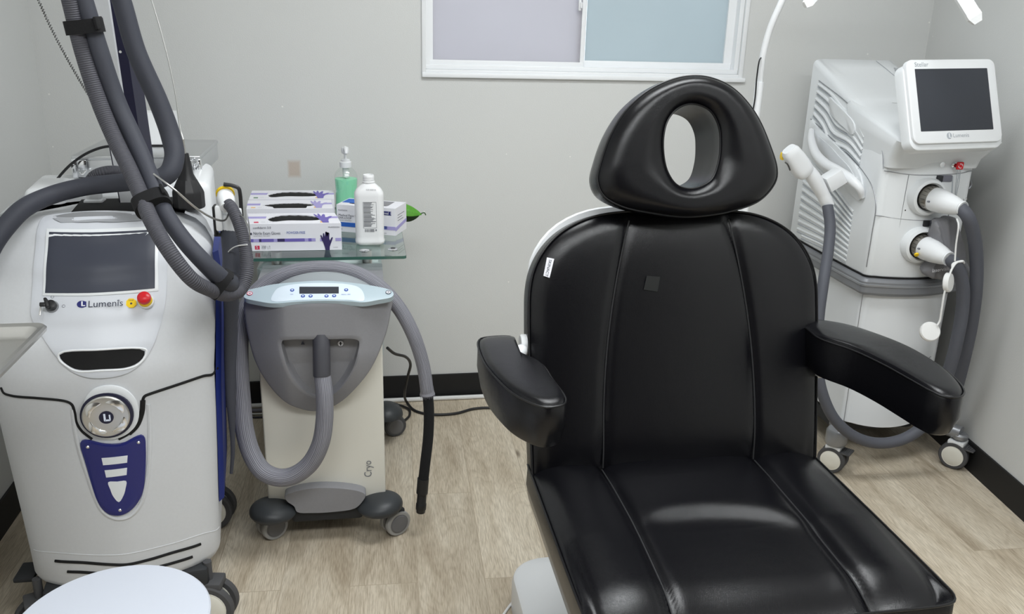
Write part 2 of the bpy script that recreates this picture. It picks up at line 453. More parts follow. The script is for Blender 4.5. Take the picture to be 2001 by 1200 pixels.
def braid_mat():
    m = bpy.data.materials.new('braided_sleeve'); m.use_nodes = True; nt = m.node_tree; b = nt.nodes['Principled BSDF']; L = nt.links.new
    uv = nt.nodes.new('ShaderNodeUVMap'); sp = nt.nodes.new('ShaderNodeSeparateXYZ'); L(uv.outputs['UV'], sp.inputs[0])
    nz = nt.nodes.new('ShaderNodeTexNoise'); mp = nt.nodes.new('ShaderNodeMapping'); mp.inputs['Scale'].default_value = (26, 9, 1)
    L(uv.outputs['UV'], mp.inputs['Vector']); L(mp.outputs['Vector'], nz.inputs['Vector']); nz.inputs['Scale'].default_value = 1.0; nz.inputs['Detail'].default_value = 4
    wv = nt.nodes.new('ShaderNodeMath'); wv.operation = 'MULTIPLY_ADD'; wv.inputs[1].default_value = 2*math.pi*34
    ad = nt.nodes.new('ShaderNodeMath'); ad.operation = 'MULTIPLY'; ad.inputs[1].default_value = 6.0; L(nz.outputs['Fac'], ad.inputs[0])
    L(sp.outputs['X'], wv.inputs[0]); L(ad.outputs[0], wv.inputs[2])
    sn = nt.nodes.new('ShaderNodeMath'); sn.operation = 'SINE'; L(wv.outputs[0], sn.inputs[0])
    r = nt.nodes.new('ShaderNodeValToRGB'); r.color_ramp.elements[0].color = rgb(98, 98, 106); r.color_ramp.elements[1].color = rgb(150, 150, 158)
    mr = nt.nodes.new('ShaderNodeMapRange'); mr.inputs['From Min'].default_value = -1; L(sn.outputs[0], mr.inputs['Value']); L(mr.outputs['Result'], r.inputs['Fac'])
    L(r.outputs['Color'], b.inputs['Base Color']); b.inputs['Roughness'].default_value = 0.7
    bp = nt.nodes.new('ShaderNodeBump'); bp.inputs['Strength'].default_value = 0.4; bp.inputs['Distance'].default_value = 0.0008; L(sn.outputs[0], bp.inputs['Height']); L(bp.outputs['Normal'], b.inputs['Normal'])
    return m
M_braid = braid_mat()
def ribbed_mat(name, col, per=0.0042):
    m = mat(name, col, 0.6); nt = m.node_tree; b = nt.nodes['Principled BSDF']; L = nt.links.new
    uv = nt.nodes.new('ShaderNodeUVMap'); sp = nt.nodes.new('ShaderNodeSeparateXYZ'); L(uv.outputs['UV'], sp.inputs[0])
    ml = nt.nodes.new('ShaderNodeMath'); ml.operation = 'MULTIPLY'; ml.inputs[1].default_value = 2*math.pi/per; L(sp.outputs['Y'], ml.inputs[0])
    sn = nt.nodes.new('ShaderNodeMath'); sn.operation = 'SINE'; L(ml.outputs[0], sn.inputs[0])
    bp = nt.nodes.new('ShaderNodeBump'); bp.inputs['Strength'].default_value = 0.5; bp.inputs['Distance'].default_value = 0.0012; L(sn.outputs[0], bp.inputs['Height']); L(bp.outputs['Normal'], b.inputs['Normal'])
    return m
M_rib = ribbed_mat('ribbed_grey_hose', rgb(72, 72, 79))
M_riblight = ribbed_mat('ribbed_light_hose', rgb(112, 113, 124), 0.006)
def frosted(name, col):
    m = bpy.data.materials.new(name); m.use_nodes = True; nt = m.node_tree; L = nt.links.new
    for n in list(nt.nodes):
        if n.type != 'OUTPUT_MATERIAL': nt.nodes.remove(n)
    out = [n for n in nt.nodes if n.type == 'OUTPUT_MATERIAL'][0]
    tr = nt.nodes.new('ShaderNodeBsdfTranslucent'); tr.inputs['Color'].default_value = col
    gl = nt.nodes.new('ShaderNodeBsdfPrincipled'); gl.inputs['Base Color'].default_value = col; gl.inputs['Roughness'].default_value = 0.35
    mx = nt.nodes.new('ShaderNodeMixShader'); mx.inputs[0].default_value = 0.30
    tc = nt.nodes.new('ShaderNodeTexCoord'); nz = nt.nodes.new('ShaderNodeTexNoise'); nz.inputs['Scale'].default_value = 3; L(tc.outputs['Object'], nz.inputs['Vector'])
    mc = nt.nodes.new('ShaderNodeMix'); mc.data_type = 'RGBA'; mc.inputs['A'].default_value = col; mc.inputs['B'].default_value = tuple(c*0.92 for c in col[:3])+(1,)
    L(nz.outputs['Fac'], mc.inputs['Factor']); L(mc.outputs['Result'], tr.inputs['Color'])
    L(tr.outputs[0], mx.inputs[1]); L(gl.outputs[0], mx.inputs[2]); L(mx.outputs[0], out.inputs['Surface'])
    return m
M_pane1 = frosted('frosted_pane_bright', (0.70, 0.68, 0.70, 1))
M_pane2 = frosted('frosted_pane_blue', (0.62, 0.67, 0.68, 1))
def glassm(name, col, rough=0.02, alpha_mix=0.12):
    """thin clear glass: mostly transparent with a real reflection"""
    m = bpy.data.materials.new(name); m.use_nodes = True; nt = m.node_tree; L = nt.links.new
    for n in list(nt.nodes):
        if n.type != 'OUTPUT_MATERIAL': nt.nodes.remove(n)
    out = [n for n in nt.nodes if n.type == 'OUTPUT_MATERIAL'][0]
    t = nt.nodes.new('ShaderNodeBsdfTransparent'); t.inputs[0].default_value = col
    g = nt.nodes.new('ShaderNodeBsdfGlossy'); g.inputs['Roughness'].default_value = rough
    fr = nt.nodes.new('ShaderNodeFresnel'); fr.inputs['IOR'].default_value = 1.5; ge = nt.nodes.new('ShaderNodeNewGeometry'); inv = nt.nodes.new('ShaderNodeMath'); inv.operation = 'SUBTRACT'; inv.inputs[0].default_value = 1.0; L(ge.outputs['Backfacing'], inv.inputs[1]); mu_ = nt.nodes.new('ShaderNodeMath'); mu_.operation = 'MULTIPLY'
    ad = nt.nodes.new('ShaderNodeMath'); ad.operation = 'ADD'; ad.inputs[1].default_value = alpha_mix; L(fr.outputs[0], ad.inputs[0])
    mx = nt.nodes.new('ShaderNodeMixShader'); L(ad.outputs[0], mu_.inputs[0]); L(inv.outputs[0], mu_.inputs[1]); L(mu_.outputs[0], mx.inputs[0]); L(t.outputs[0], mx.inputs[1]); L(g.outputs[0], mx.inputs[2]); L(mx.outputs[0], out.inputs['Surface'])
    return m
M_glass = glassm('table_glass', (0.88, 0.94, 0.92, 1), 0.03, 0.06)
M_glassedge = mat('green_glass_edge', rgb(60, 98, 88), 0.15, coat=0.5)
M_clear = glassm('clear_plastic', (0.965, 0.985, 0.975, 1), 0.08, 0.03)
M_soap = mat('green_soap', rgb(140, 218, 178), 0.3)
M_milky = mat('milky_plastic', rgb(232, 233, 234), 0.35, spec=0.4)

# ------------------------------------------------------------------ room
YB = 3.165
XL = -1.05
def struct(name, bm, m, **k): return tag(mk(name, bm, m, **k), kind='structure')
fl = B((0.55, 0.45, -0.05), (3.9, 5.6, 0.1)); struct('floor', fl, M_floor, smooth=False)
struct('ceiling', B((0.55, 0.45, CEIL+0.05), (3.9, 5.6, 0.1)), M_ceil, smooth=False)
struct('wall_left', B((XL-0.05, 0.45, CEIL/2), (0.1, 5.5, CEIL)), M_wall, smooth=False)
WX0, WX1, WZ0, WZ1 = 0.222, 1.385, 1.262, 2.12
bw = bmesh.new()
x0, x1 = XL-0.1, 2.35
box(bw, ((x0+WX0)/2, YB+0.05, CEIL/2), (WX0-x0, 0.1, CEIL))
box(bw, ((x1+WX1)/2, YB+0.05, CEIL/2), (x1-WX1, 0.1, CEIL))
box(bw, ((WX0+WX1)/2, YB+0.05, WZ0/2), (WX1-WX0, 0.1, WZ0))
box(bw, ((WX0+WX1)/2, YB+0.05, (WZ1+CEIL)/2), (WX1-WX0, 0.1, CEIL-WZ1))
struct('wall_back', bw, M_wall, smooth=False)
M_front = mat('dark_unseen_wall', rgb(64, 58, 54), 0.7)  # unseen wall, coloured dark so the black leather reflects less brightness
struct('wall_front', B((0.55, -2.25, CEIL/2), (3.9, 0.1, CEIL)), M_front, smooth=False)
# right wall: meets the back wall slightly off square
RA = V((2.135, YB, 0)); RB = V((2.020, 2.23, 0)); rd = (RB-RA).normalized(); rn = V((-rd.y, rd.x, 0))
if rn.x > 0: rn = -rn
RC = RA + rd*4.5
def rwall(t0, t1, z0, z1, off0, off1):
    bm = bmesh.new(); q = []
    for z in (z0, z1):
        q.append([RA+rd*t0+rn*off0+V((0, 0, z)), RA+rd*t1+rn*off0+V((0, 0, z)), RA+rd*t1+rn*off1+V((0, 0, z)), RA+rd*t0+rn*off1+V((0, 0, z))])
    loft(bm, q); return bm
struct('wall_right', rwall(-0.02, 5.5, 0, CEIL, 0, -0.1), M_wall, smooth=False)
struct('baseboard_right', rwall(0.0, 5.4, 0, 0.102, 0.007, 0), M_base, smooth=False)
struct('baseboard_back', B((0.54, YB-0.0035, 0.051), (3.18, 0.007, 0.102), 0.002), M_base, smooth=False)
struct('baseboard_left', B((XL+0.0035, 1.0, 0.051), (0.007, 4.3, 0.102), 0.002), M_base, smooth=False)

# window
wn = thing('window_1', ((WX0+WX1)/2, YB, WZ0), None, None); wn['kind'] = 'structure'
fr = bmesh.new()
def rect_frame(bm, x0, x1, z0, z1, y, d, w, wb=None, bev=0.002):
    wb = wb or w
    box(bm, ((x0+x1)/2, y, z0+wb/2), (x1-x0, d, wb), bev)
    box(bm, ((x0+x1)/2, y, z1-w/2), (x1-x0, d, w), bev)
    box(bm, (x0+w/2, y, (z0+wb+z1-w)/2), (w, d-0.0012, z1-z0-w-wb+0.003), 0)
    box(bm, (x1-w/2, y, (z0+wb+z1-w)/2), (w, d-0.0012, z1-z0-w-wb+0.003), 0)
rect_frame(fr, WX0, WX1, WZ0, WZ1, YB+0.045, 0.07, 0.016)
mk('window_frame', fr, M_frame, wn)
xm = ty(1137, 60, YB+0.02).x
sa = bmesh.new(); rect_frame(sa, WX0+0.014, xm+0.012, WZ0+0.014, WZ1-0.014, YB+0.032, 0.022, 0.013, 0.018)
mk('sash', sa, M_frame, wn)
sb = bmesh.new(); rect_frame(sb, xm-0.010, WX1-0.016, WZ0+0.012, WZ1-0.014, YB+0.052, 0.018, 0.030, 0.026)
mk('sash', sb, M_frame, wn)
mk('window_pane', B(((WX0+xm)/2+0.01, YB+0.034, (WZ0+WZ1)/2), (xm-WX0-0.02, 0.005, WZ1-WZ0-0.06)), M_pane1, wn, smooth=False)
mk('window_pane', B(((WX1+xm)/2, YB+0.056, (WZ0+WZ1)/2), (WX1-xm-0.05, 0.005, WZ1-WZ0-0.06)), M_pane2, wn, smooth=False)
lt = bmesh.new(); p = ty(1133, 8, YB+0.012)
box(lt, p, (0.010, 0.014, 0.045), 0.003); box(lt, p+V((0.004, -0.006, -0.004)), (0.007, 0.012, 0.02), 0.002)
mk('latch', lt, M_whiteplastic, wn)
# casing returns and sill
tr = bmesh.new()
sx0 = ty(824.3, 149, YB).x; sx1 = ty(1453.6, 160, YB).x
box(tr, ((sx0+sx1)/2, YB-0.004, 1.243), (sx1-sx0, 0.018, 0.016), 0.003)
box(tr, ((sx0+WX0)/2, YB-0.003, (1.243+WZ1)/2+0.01), (WX0-sx0, 0.010, WZ1-1.243+0.02), 0.002)
box(tr, ((1.397+WX1)/2, YB-0.003, (1.243+WZ1)/2+0.01), (1.397-WX1+0.004, 0.010, WZ1-1.243+0.02), 0.002)
box(tr, ((sx0+sx1)/2, YB-0.003, WZ1+0.015), (sx1-sx0, 0.010, 0.03), 0.002)
box(tr, ((WX0+WX1)/2, YB+0.006, WZ0-0.006), (WX1-WX0, 0.02, 0.012), 0.002)
struct('trim_1', tr, M_frame)

# ceiling light fittings (above the frame)
M_diff = bpy.data.materials.new('lit_diffuser'); M_diff.use_nodes = True
b_ = M_diff.node_tree.nodes['Principled BSDF']; b_.inputs['Emission Color'].default_value = (1, 0.985, 0.97, 1); b_.inputs['Emission Strength'].default_value = 4.0
for i, (lx, ly, lw_, pw) in enumerate(PANELS):
    cl = thing('ceiling_light', (lx, ly, CEIL), ('rectangular white ceiling light panel above the treatment chair', 'rectangular white ceiling light panel behind the viewer, unseen and widened to brighten the side walls')[i], 'ceiling light', 'ceiling light panels')
    fb = bmesh.new(); 
    for sx in (-1, 1): box(fb, (lx+sx*(lw_/2+0.015), ly, CEIL-0.012), (0.03, 0.62, 0.024), 0.002)
    for sy in (-1, 1): box(fb, (lx, ly+sy*0.295, CEIL-0.012), (lw_, 0.03, 0.024), 0.002)
    mk('fixture_frame', fb, M_whiteplastic, cl)
    mk('diffuser', B((lx, ly, CEIL-0.010), (lw_-0.002, 0.558, 0.008)), M_diff, cl, smooth=False)

# ------------------------------------------------------------------ treatment chair
CX = 0.643
ch = thing('treatment_chair', (CX, 1.45, 0), 'black leather treatment chair with face-hole headrest and two padded armrests', 'treatment chair')
# backrest
lean = V((0, 0.262, 0.965)); nb = V((0, -0.965, 0.262)); OB = V((CX, 1.565, 0.535)); UX = V((1, 0, 0))
half = [(0.3155, -0.02), (0.318, 0.10), (0.3185, 0.22), (0.3185, 0.34), (0.316, 0.395), (0.307, 0.435), (0.286, 0.475), (0.255, 0.508), (0.215, 0.532), (0.165, 0.548), (0.08, 0.556)]
ol = half + [(0.0, 0.558)] + [(-u, v) for u, v in half[::-1]]
ol = [(p.x, p.y) for p in catmull([V((a, b, 0)) for a, b in ol], 5)]
def seam_u(v): return 0.167 - 0.063*max(0.0, (v-0.10)/0.45)**2
def hback(u, v, s):
    d = abs(abs(u)-seam_u(v)); fade = min(1.0, (1-s)/0.06)
    g = -0.0045*math.exp(-(d/0.009)**2)*fade
    puff = 0.004*math.cos(min(1, abs(u)/seam_u(v))*math.pi/2) if abs(u) < seam_u(v) else 0.003*math.sin(min(1, (abs(u)-seam_u(v))/max(0.02, 0.318-seam_u(v)))*math.pi)
    dip = -0.010*math.exp(-((v-0.0)/0.05)**2)
    return g+puff*fade+dip*fade
bb = bmesh.new()
rim = cushion(bb, ol, (0, 0.27), OB, UX, lean, nb, 0.085, 0.014, hback, N=260, K=64, edge=0.012)
bk = mk('backrest', bb, M_leather, ch, ang=50)
mk('piping', T([p+nb*0.0005 for p in rim], 0.0022, seg=8, closed=True, smooth=False), M_piping, bk)
for s in (-1, 1):
    pts = []
    for k in range(60):
        v = 0.02+0.515*k/59; u = s*seam_u(v)
        pts.append(OB+UX*u+lean*v+nb*(0.0145+0.0072+hback(u, v, 0.5)))
    mk('stitched_seam', T(pts, 0.0016, seg=6, smooth=False), M_thread, bk)
# white shell behind the backrest
sh = bmesh.new()
def shl(u, v):
    t = max(0.0, min(1.0, (v-0.34)/0.1)); return (u*(0.945+0.032*t), v+0.017*t)
sol = [shl(u, v) for u, v in ol]
pl = poly_polar(sol, (0, 0.27), 90)
loft(sh, [[OB+UX*u*s+lean*(0.27+(v-0.27)*s)+nb*d for u, v in pl] for s, d in ((0.99, -0.084), (1.0, -0.090), (0.985, -0.100), (0.9, -0.108))])
mk('back_shell', sh, M_whiteplastic, ch)
# woven tag on the side
tp = [(1069, 503), (1083, 506), (1074, 543), (1062, 539)]
tagO = OB-nb*0.010
q = [onpl(x, y, tagO+nb*0.030, nb) for x, y in tp]
tb = bmesh.new(); f_ = nb*0.0012
loft(tb, [[p-f_ for p in q], [p for p in q]])
tg = mk('fabric_tag', tb, M_card, bk, smooth=False); tg['label'] = 'small white maker tag'
uu = (q[2]-q[1]).normalized(); vv = (q[1]-q[0]).normalized()
mk('tag_text', text_bm('SKINACT', 0.0085, (q[0]+q[1])/2+uu*0.003, uu, (vv-uu*vv.dot(uu)).normalized(), 0.0006), M_ink, tg, smooth=False)
# faint adhesive patch
q = [onpl(x, y, OB+nb*0.0262, nb) for x, y in ((1264, 539), (1290, 541), (1285, 570), (1258, 566))]
tb = bmesh.new(); loft(tb, [[p-nb*0.002 for p in q], [p for p in q]])
mk('adhesive_patch', tb, mat('adhesive_film', (0.008, 0.009, 0.009, 1), 0.4), bk, smooth=False)

# headrest with face hole
nh = V((0, -0.975, 0.222)).normalized(); lh = V((0, 0.222, 0.975)).normalized(); OH = V((CX, 1.640, 1.06))
hp = [(1167, 352), (1175, 313), (1195, 260), (1229, 209), (1277, 171), (1335, 150), (1383, 151), (1432, 173), (1475, 221), (1504, 284), (1518, 333), (1514, 357), (1485, 391), (1432, 412), (1383, 421), (1335, 424), (1277, 417), (1214, 403), (1178, 381)]
hi = [(1349, 204), (1383, 217), (1400, 246), (1404, 280), (1400, 318), (1386, 352), (1349, 369), (1320, 362), (1302, 337), (1294, 304), (1294, 265), (1302, 236), (1320, 214)]
def uvp(px, py, O, U, Vv, n):
    p = onpl(px, py, O, n)-O; return (p.dot(U), p.dot(Vv))
ho = smooth2([uvp(x, y, OH, UX, lh, nh) for x, y in hp], 6)
hin = smooth2([uvp(x, y, OH, UX, lh, nh) for x, y in hi], 6)
hc = (sum(p[0] for p in hin)/len(hin), sum(p[1] for p in hin)/len(hin))
N = 180
po = poly_polar(ho, hc, N); pi_ = poly_polar(hin, hc, N)
hb = bmesh.new(); rings = []
def hP(u, v, n): return OH+UX*u+lh*v+nh*n
TH = 0.110
def grow(pl, c, d):
    out = []
    for u, v in pl:
        r = math.hypot(u-c[0], v-c[1]); s = (r+d)/r; out.append((c[0]+(u-c[0])*s, c[1]+(v-c[1])*s))
    return out
for d, n in ((-0.050, -TH), (-0.030, -TH+0.012), (-0.008, -0.078), (0.001, -0.06), (0.003, -0.04), (0.0015, -0.012), (0.0, 0.0)):
    rings.append([hP(u, v, n) for u, v in grow(po, hc, d)])
KK = 26
for k in range(1, KK):
    t = k/KK; h = 0.027*(1-(1-min(1, t/0.42))**2.4)**0.75*(1-0.62*max(0.0, (t-0.62)/0.38)**2.2)
    rings.append([hP(po[j][0]*(1-t)+pi_[j][0]*t, po[j][1]*(1-t)+pi_[j][1]*t, h) for j in range(N)])
for d, n in ((0.0, 0.008), (0.0005, 0.002), (0.001, -0.03), (-0.006, -TH)):
    rings.append([hP(u, v, n) for u, v in grow(pi_, hc, d)])
loft(hb, rings, False, False)
# close the back between the two outlines
bmesh.ops.bridge_loops(hb, edges=[e for e in hb.edges if e.is_boundary])
hr = mk('headrest', hb, M_leather, ch, ang=55)
mk('piping', T([hP(u, v, 0.001) for u, v in po], 0.0020, seg=8, closed=True, smooth=False), M_piping, hr)
mk('piping', T([hP(u, v, 0.0095) for u, v in pi_], 0.0018, seg=8, closed=True, smooth=False), M_piping, hr)
mk('headrest_bracket', B((CX, 1.79, 1.02), (0.12, 0.03, 0.16), 0.008), M_whiteplastic, ch)

# seat
SZ = 0.558
OS = V((CX, 1.33, SZ-0.012)); NY = V((0, 1, 0)); NZ = V((0, 0, 1))
yf, yb = -0.262, 0.285
so = [(0.318, yb), (0.318, -0.2), (0.316, -0.238), (0.306, -0.255), (0.288, yf), (0.15, yf-0.004), (0, yf-0.005)]
so = so+[(-u, v) for u, v in so[::-1][1:]]
sol = [(p.x, p.y) for p in catmull([V((a, b, 0)) for a, b in so], 6)]
def seat_seam(v): return 0.172-0.006*math.cos(v*5)
def hseat(u, v, s):
    d = abs(abs(u)-seat_seam(v)); fade = min(1.0, (1-s)/0.06)
    g = -0.010*math.exp(-(d/0.012)**2)
    out = 0.010*math.sin(min(1, max(0, (abs(u)-seat_seam(v)))/0.14)*math.pi)
    # sat-in hollow: the middle drops towards the front along an arc
    arc = 0.030-1.35*(u+0.045)**2
    step = 0.5*(1+math.tanh((v-arc)/0.023))
    w = math.exp(-(abs(u-0.005)/0.150)**6)
    ctr = w*(0.0185*step - 0.008)
    front = -0.030*max(0, (-0.15-v)/0.11)**2
    slope = -0.012*max(0, (-0.02-v)/0.2)
    edge_r = 0.0
    tail = -0.004*max(0, (v-0.16)/0.1)
    return (g+out+ctr+slope+tail)*fade+front*fade
sb_ = bmesh.new()
rim = cushion(sb_, sol, (0, 0.0), OS, UX, NY, NZ, 0.085, 0.012, hseat, N=260, K=70, edge=0.012)
st_ = mk('seat', sb_, M_leather, ch, ang=50)
mk('piping', T([p+V((0, 0, 0.0005)) for p in rim], 0.0022, seg=8, closed=True, smooth=False), M_piping, st_)
for s in (-1, 1):
    pts = []
    for k in range(60):
        v = -0.25+0.48*k/59; u = s*seat_seam(v); sx = max(abs(v)/0.262, 0.55)
        pts.append(OS+UX*u+NY*v+NZ*(0.0195+hseat(u, v, sx)))
    mk('stitched_seam', T(pts, 0.0016, seg=6, smooth=False), M_thread, st_)
# seat frame and lifting base
sf = bmesh.new()
def rr(cx, cy, hx, hy, r, z, n=8):
    out = []
    for (sx, sy, a0) in ((1, 1, 0), (-1, 1, 90), (-1, -1, 180), (1, -1, 270)):
        for k in range(n+1):
            a = math.radians(a0+90*k/n); out.append(V((cx+sx*(hx-r)+r*math.cos(a), cy+sy*(hy-r)+r*math.sin(a), z)))
    return out
loft(sf, [rr(CX, 1.34, 0.302, 0.262, 0.04, z) for z in (0.462, 0.466)] + [rr(CX, 1.34, 0.300, 0.258, 0.04, 0.44), rr(CX, 1.34, 0.27, 0.23, 0.04, 0.405), rr(CX, 1.34, 0.20, 0.16, 0.04, 0.39)])
mk('seat_frame', sf, M_whiteplastic, ch)
pb = bmesh.new(); bx0, by1 = 0.342, 1.93
hx = 0.30; cy_ = by1-0.40
loft(pb, [rr(CX, cy_, hx, 0.40, 0.09, 0.0), rr(CX, cy_, hx, 0.40, 0.09, 0.075), rr(CX, cy_, hx-0.004, 0.396, 0.088, 0.090), rr(CX, cy_, hx-0.014, 0.386, 0.08, 0.098), rr(CX, cy_, hx-0.10, 0.30, 0.06, 0.104)])
mk('base_plate', pb, M_whiteplastic, ch)
co = bmesh.new(); loft(co, [rr(CX, 1.40, 0.16, 0.18, 0.03, z) for z in (0.10, 0.26)] + [rr(CX, 1.40, 0.13, 0.15, 0.03, z) for z in (0.262, 0.40)])
mk('lift_column', co, M_whiteplastic, ch)
mk('hinge_bar', T([(CX-0.24, 1.63, 0.49), (CX+0.24, 1.63, 0.49)], 0.022, seg=16, smooth=False), M_whiteplastic, ch)
# armrests
ZA = 0.83
def armrest(px, thick, rear_pts=None, name='armrest'):
    o2 = [(tz(x, y, ZA).x, tz(x, y, ZA).y) for x, y in px]
    if rear_pts: o2 += rear_pts
    o2 = smooth2(o2, 5); c = (sum(p[0] for p in o2)/len(o2), sum(p[1] for p in o2)/len(o2))
    bm = bmesh.new()
    rim = cushion(bm, [(a-c[0], b-c[1]) for a, b in o2], (0, 0), V((c[0], c[1], ZA)), UX, NY, NZ, thick, 0.006, None, N=130, K=18, edge=0.008, back_in=0.012)
    a = mk(name, bm, M_leather, ch, ang=50)
    mk('piping', T(rim, 0.0018, seg=8, closed=True, smooth=False), M_piping, a)
    return a, c
aL, cL = armrest([(937, 663), (960, 658), (1000, 658), (1010, 672), (1012, 688), (1058, 712), (1080, 742), (1106, 780), (1102, 790), (1085, 795), (1064, 796), (1012, 775), (966, 735), (942, 700)], 0.082)
aR, cR = armrest([(1640, 632), (1700, 650), (1780, 682), (1845, 722), (1880, 755), (1884, 770), (1872, 777), (1840, 774), (1790, 748), (1725, 712), (1665, 684), (1602, 662)], 0.082, [(0.925, 1.60), (0.935, 1.66), (0.965, 1.675)])
lb = bmesh.new()
tube(lb, [(cL[0]+0.01, 1.52, 0.79), (0.285, 1.59, 0.795), (0.312, 1.650, 0.792), (0.35, 1.69, 0.78)], 0.014, seg=14)
lathe(lb, [(0.020, 0), (0.022, 0.003), (0.022, 0.03)], (0.311, 1.668, 0.798), (1, 0, 0), 20)
mk('armrest_bracket', lb, M_whiteplastic, ch)
lb = bmesh.new()
tube(lb, [(cR[0], 1.56, 0.745), (0.97, 1.62, 0.73), (0.94, 1.68, 0.70), (0.90, 1.69, 0.68)], 0.014, seg=14)
mk('armrest_bracket', lb, M_whiteplastic, ch)

# ------------------------------------------------------------------ caster helper
def caster(parent, c, R=0.045, w=0.018, gap=0.012, rot=0.0, top=None, m_t=None, m_h=None, m_f=None, brake=True, hood=None):
    """twin-wheel caster: tyres, hubs, fork, stem and brake pedal; c = point on the floor"""
    m_t = m_t or M_rubber; m_h = m_h or M_wheelgrey; m_f = m_f or M_whiteplastic
    Mx = Matrix.Translation(V(c)) @ Matrix.Rotation(rot, 4, 'Z')
    bm = bmesh.new()
    box(bm, (0, 0, R*1.05), (gap, R*0.9, R*1.3), 0.003)
    box(bm, (0, 0.0, R*1.95), (2*w+gap*0.7, R*1.1, R*0.35), 0.004)
    tp = top or R*2.6
    lathe(bm, [(0.010, R*2.0), (0.010, tp)], (0, 0, 0), (0, 0, 1), 14)
    cs = mk('caster', bm, m_f, parent, M=Mx)
    for s in (-1, 1):
        t = bmesh.new(); x = s*(gap/2+w/2)
        lathe(t, [(R*0.55, -w/2), (R*0.93, -w/2), (R, -w*0.3), (R, w*0.3), (R*0.93, w/2), (R*0.55, w/2)], (x, 0, R), (1, 0, 0), 36, cap0=False, cap1=False)
        mk('tyre', t, m_t, cs, M=Mx)
        h = bmesh.new()
        lathe(h, [(R*0.74, -w/2-0.001), (R*0.74, w/2+0.001)], (x, 0, R), (1, 0, 0), 30)
        lathe(h, [(R*0.70, w/2+0.0005), (R*0.62, w/2+0.003), (R*0.2, w/2+0.0036)], (x, 0, R), (s, 0, 0), 30)
        mk('hub', h, m_h, cs, M=Mx)
    if brake:
        p = bmesh.new(); 
        Mr = Matrix.Rotation(math.radians(-24), 4, 'X')
        b2 = B((0, -R*0.9, R*1.75), (2*w+gap-0.004, R*0.75, 0.005), 0.0015); b2.transform(Matrix.Translation(V((0, 0, 0)))); join(p, b2)
        for k in range(5): box(p, (0, -R*(0.62+0.14*k), R*1.75+0.003), (2*w+gap-0.008, 0.002, 0.002))
        mk('brake_pedal', p, M_rubber, cs, M=Mx)
    return cs

# ------------------------------------------------------------------ left machine: tall laser console
TH1 = math.radians(7.0)
O1 = V((-0.571, 1.82, 0)); XD = V((math.cos(TH1), math.sin(TH1), 0)); FD = V((math.sin(TH1), -math.cos(TH1), 0))
def L1(u, d, z): return O1+XD*u+FD*d+V((0, 0, z))
def interp(kn, x):
    if x <= kn[0][0]: return kn[0][1]
    for (a, fa), (b, fb) in zip(kn, kn[1:]):
        if x <= b:
            t = (x-a)/(b-a); t = t*t*(3-2*t)*0.5+t*0.5; return fa+(fb-fa)*t
    return kn[-1][1]
K1 = [(0.165, -0.012), (0.185, 0.0), (0.60, 0.0), (0.70, 0.006), (0.755, -0.004), (0.81, -0.036), (0.90, -0.098), (0.97, -0.150), (0.992, -0.172), (1.002, -0.195)]
KW = [(0.165, 0.200), (0.185, 0.208), (0.65, 0.229), (0.72, 0.236), (0.80, 0.246), (0.90, 0.250), (0.94, 0.245), (0.97, 0.232), (0.99, 0.213), (1.002, 0.190)]
def F1(u, z):
    w = interp(KW, z); r = min(1.0, abs(u)/w)
    return interp(K1, z) - 0.10*(1-(1-r**2.4)**(1/2.4)) - 0.09*(math.sqrt(u*u+0.0002)-0.014)
def S1(u, z, off=0.0): return L1(u, F1(u, z)+off, z)
def hit1(px, py):
    d = ray(px, py)
    def g(t):
        p = CAM+d*t-O1; u = p.x*XD.x+p.y*XD.y; dd = p.x*FD.x+p.y*FD.y; z = p.z
        return dd-F1(u, z), u, z
    t = 1.2; pr = t
    while t < 3.2:
        if g(t)[0] < 0: break
        pr = t; t += 0.01
    lo, hi = pr, t
    for _ in range(30):
        m = (lo+hi)/2
        if g(m)[0] > 0: lo = m
        else: hi = m
    _, u, z = g(lo); return (u, z)
def h1(pts): return [hit1(*p) for p in pts]
def seam1(name, px, r, m, par, off=0.0, sm=True, closed=False):
    q = h1(px); P = [S1(u, z, off) for u, z in q]
    # follow the surface between the measured points
    path = catmull([V((u, z, 0)) for u, z in q], 8, closed) if sm else [V((u, z, 0)) for u, z in q]
    return mk(name, T([S1(p.x, p.y, off) for p in path], r, seg=8, closed=closed, smooth=False), m, par)
m1 = thing('laser_console', L1(0, -0.3, 0), 'tall white laser machine with grey touchscreen, red stop button and blue badge', 'laser machine')
DB = -0.60
bm = bmesh.new(); rings = []
zs = [0.165, 0.170, 0.178, 0.19, 0.25, 0.35, 0.45, 0.55, 0.62, 0.66, 0.69, 0.71, 0.73, 0.75, 0.77, 0.79, 0.81, 0.84, 0.87, 0.90, 0.92, 0.94, 0.955, 0.97, 0.98, 0.99, 0.997, 1.002]
for z in zs:
    w = interp(KW, z); fr_ = []
    for k in range(81):
        ph = -math.pi/2+math.pi*k/80; u = w*math.sin(ph); fr_.append(S1(u, z))
    wb = w-0.004
    fr_ += [L1(w, -0.2, z), L1(w, -0.4, z), L1(wb, DB+0.03, z), L1(wb-0.03, DB, z), L1(-wb+0.03, DB, z), L1(-wb, DB+0.03, z), L1(-w, -0.4, z), L1(-w, -0.2, z)]
    rings.append(fr_)
cc1 = L1(0, -0.40, 1.002)
for s_ in (0.9, 0.6, 0.25): rings.append([cc1+(p-cc1)*s_ for p in rings[len(zs)-1]])
loft(bm, rings)
body = mk('body', bm, M_greywhite, m1, ang=60)
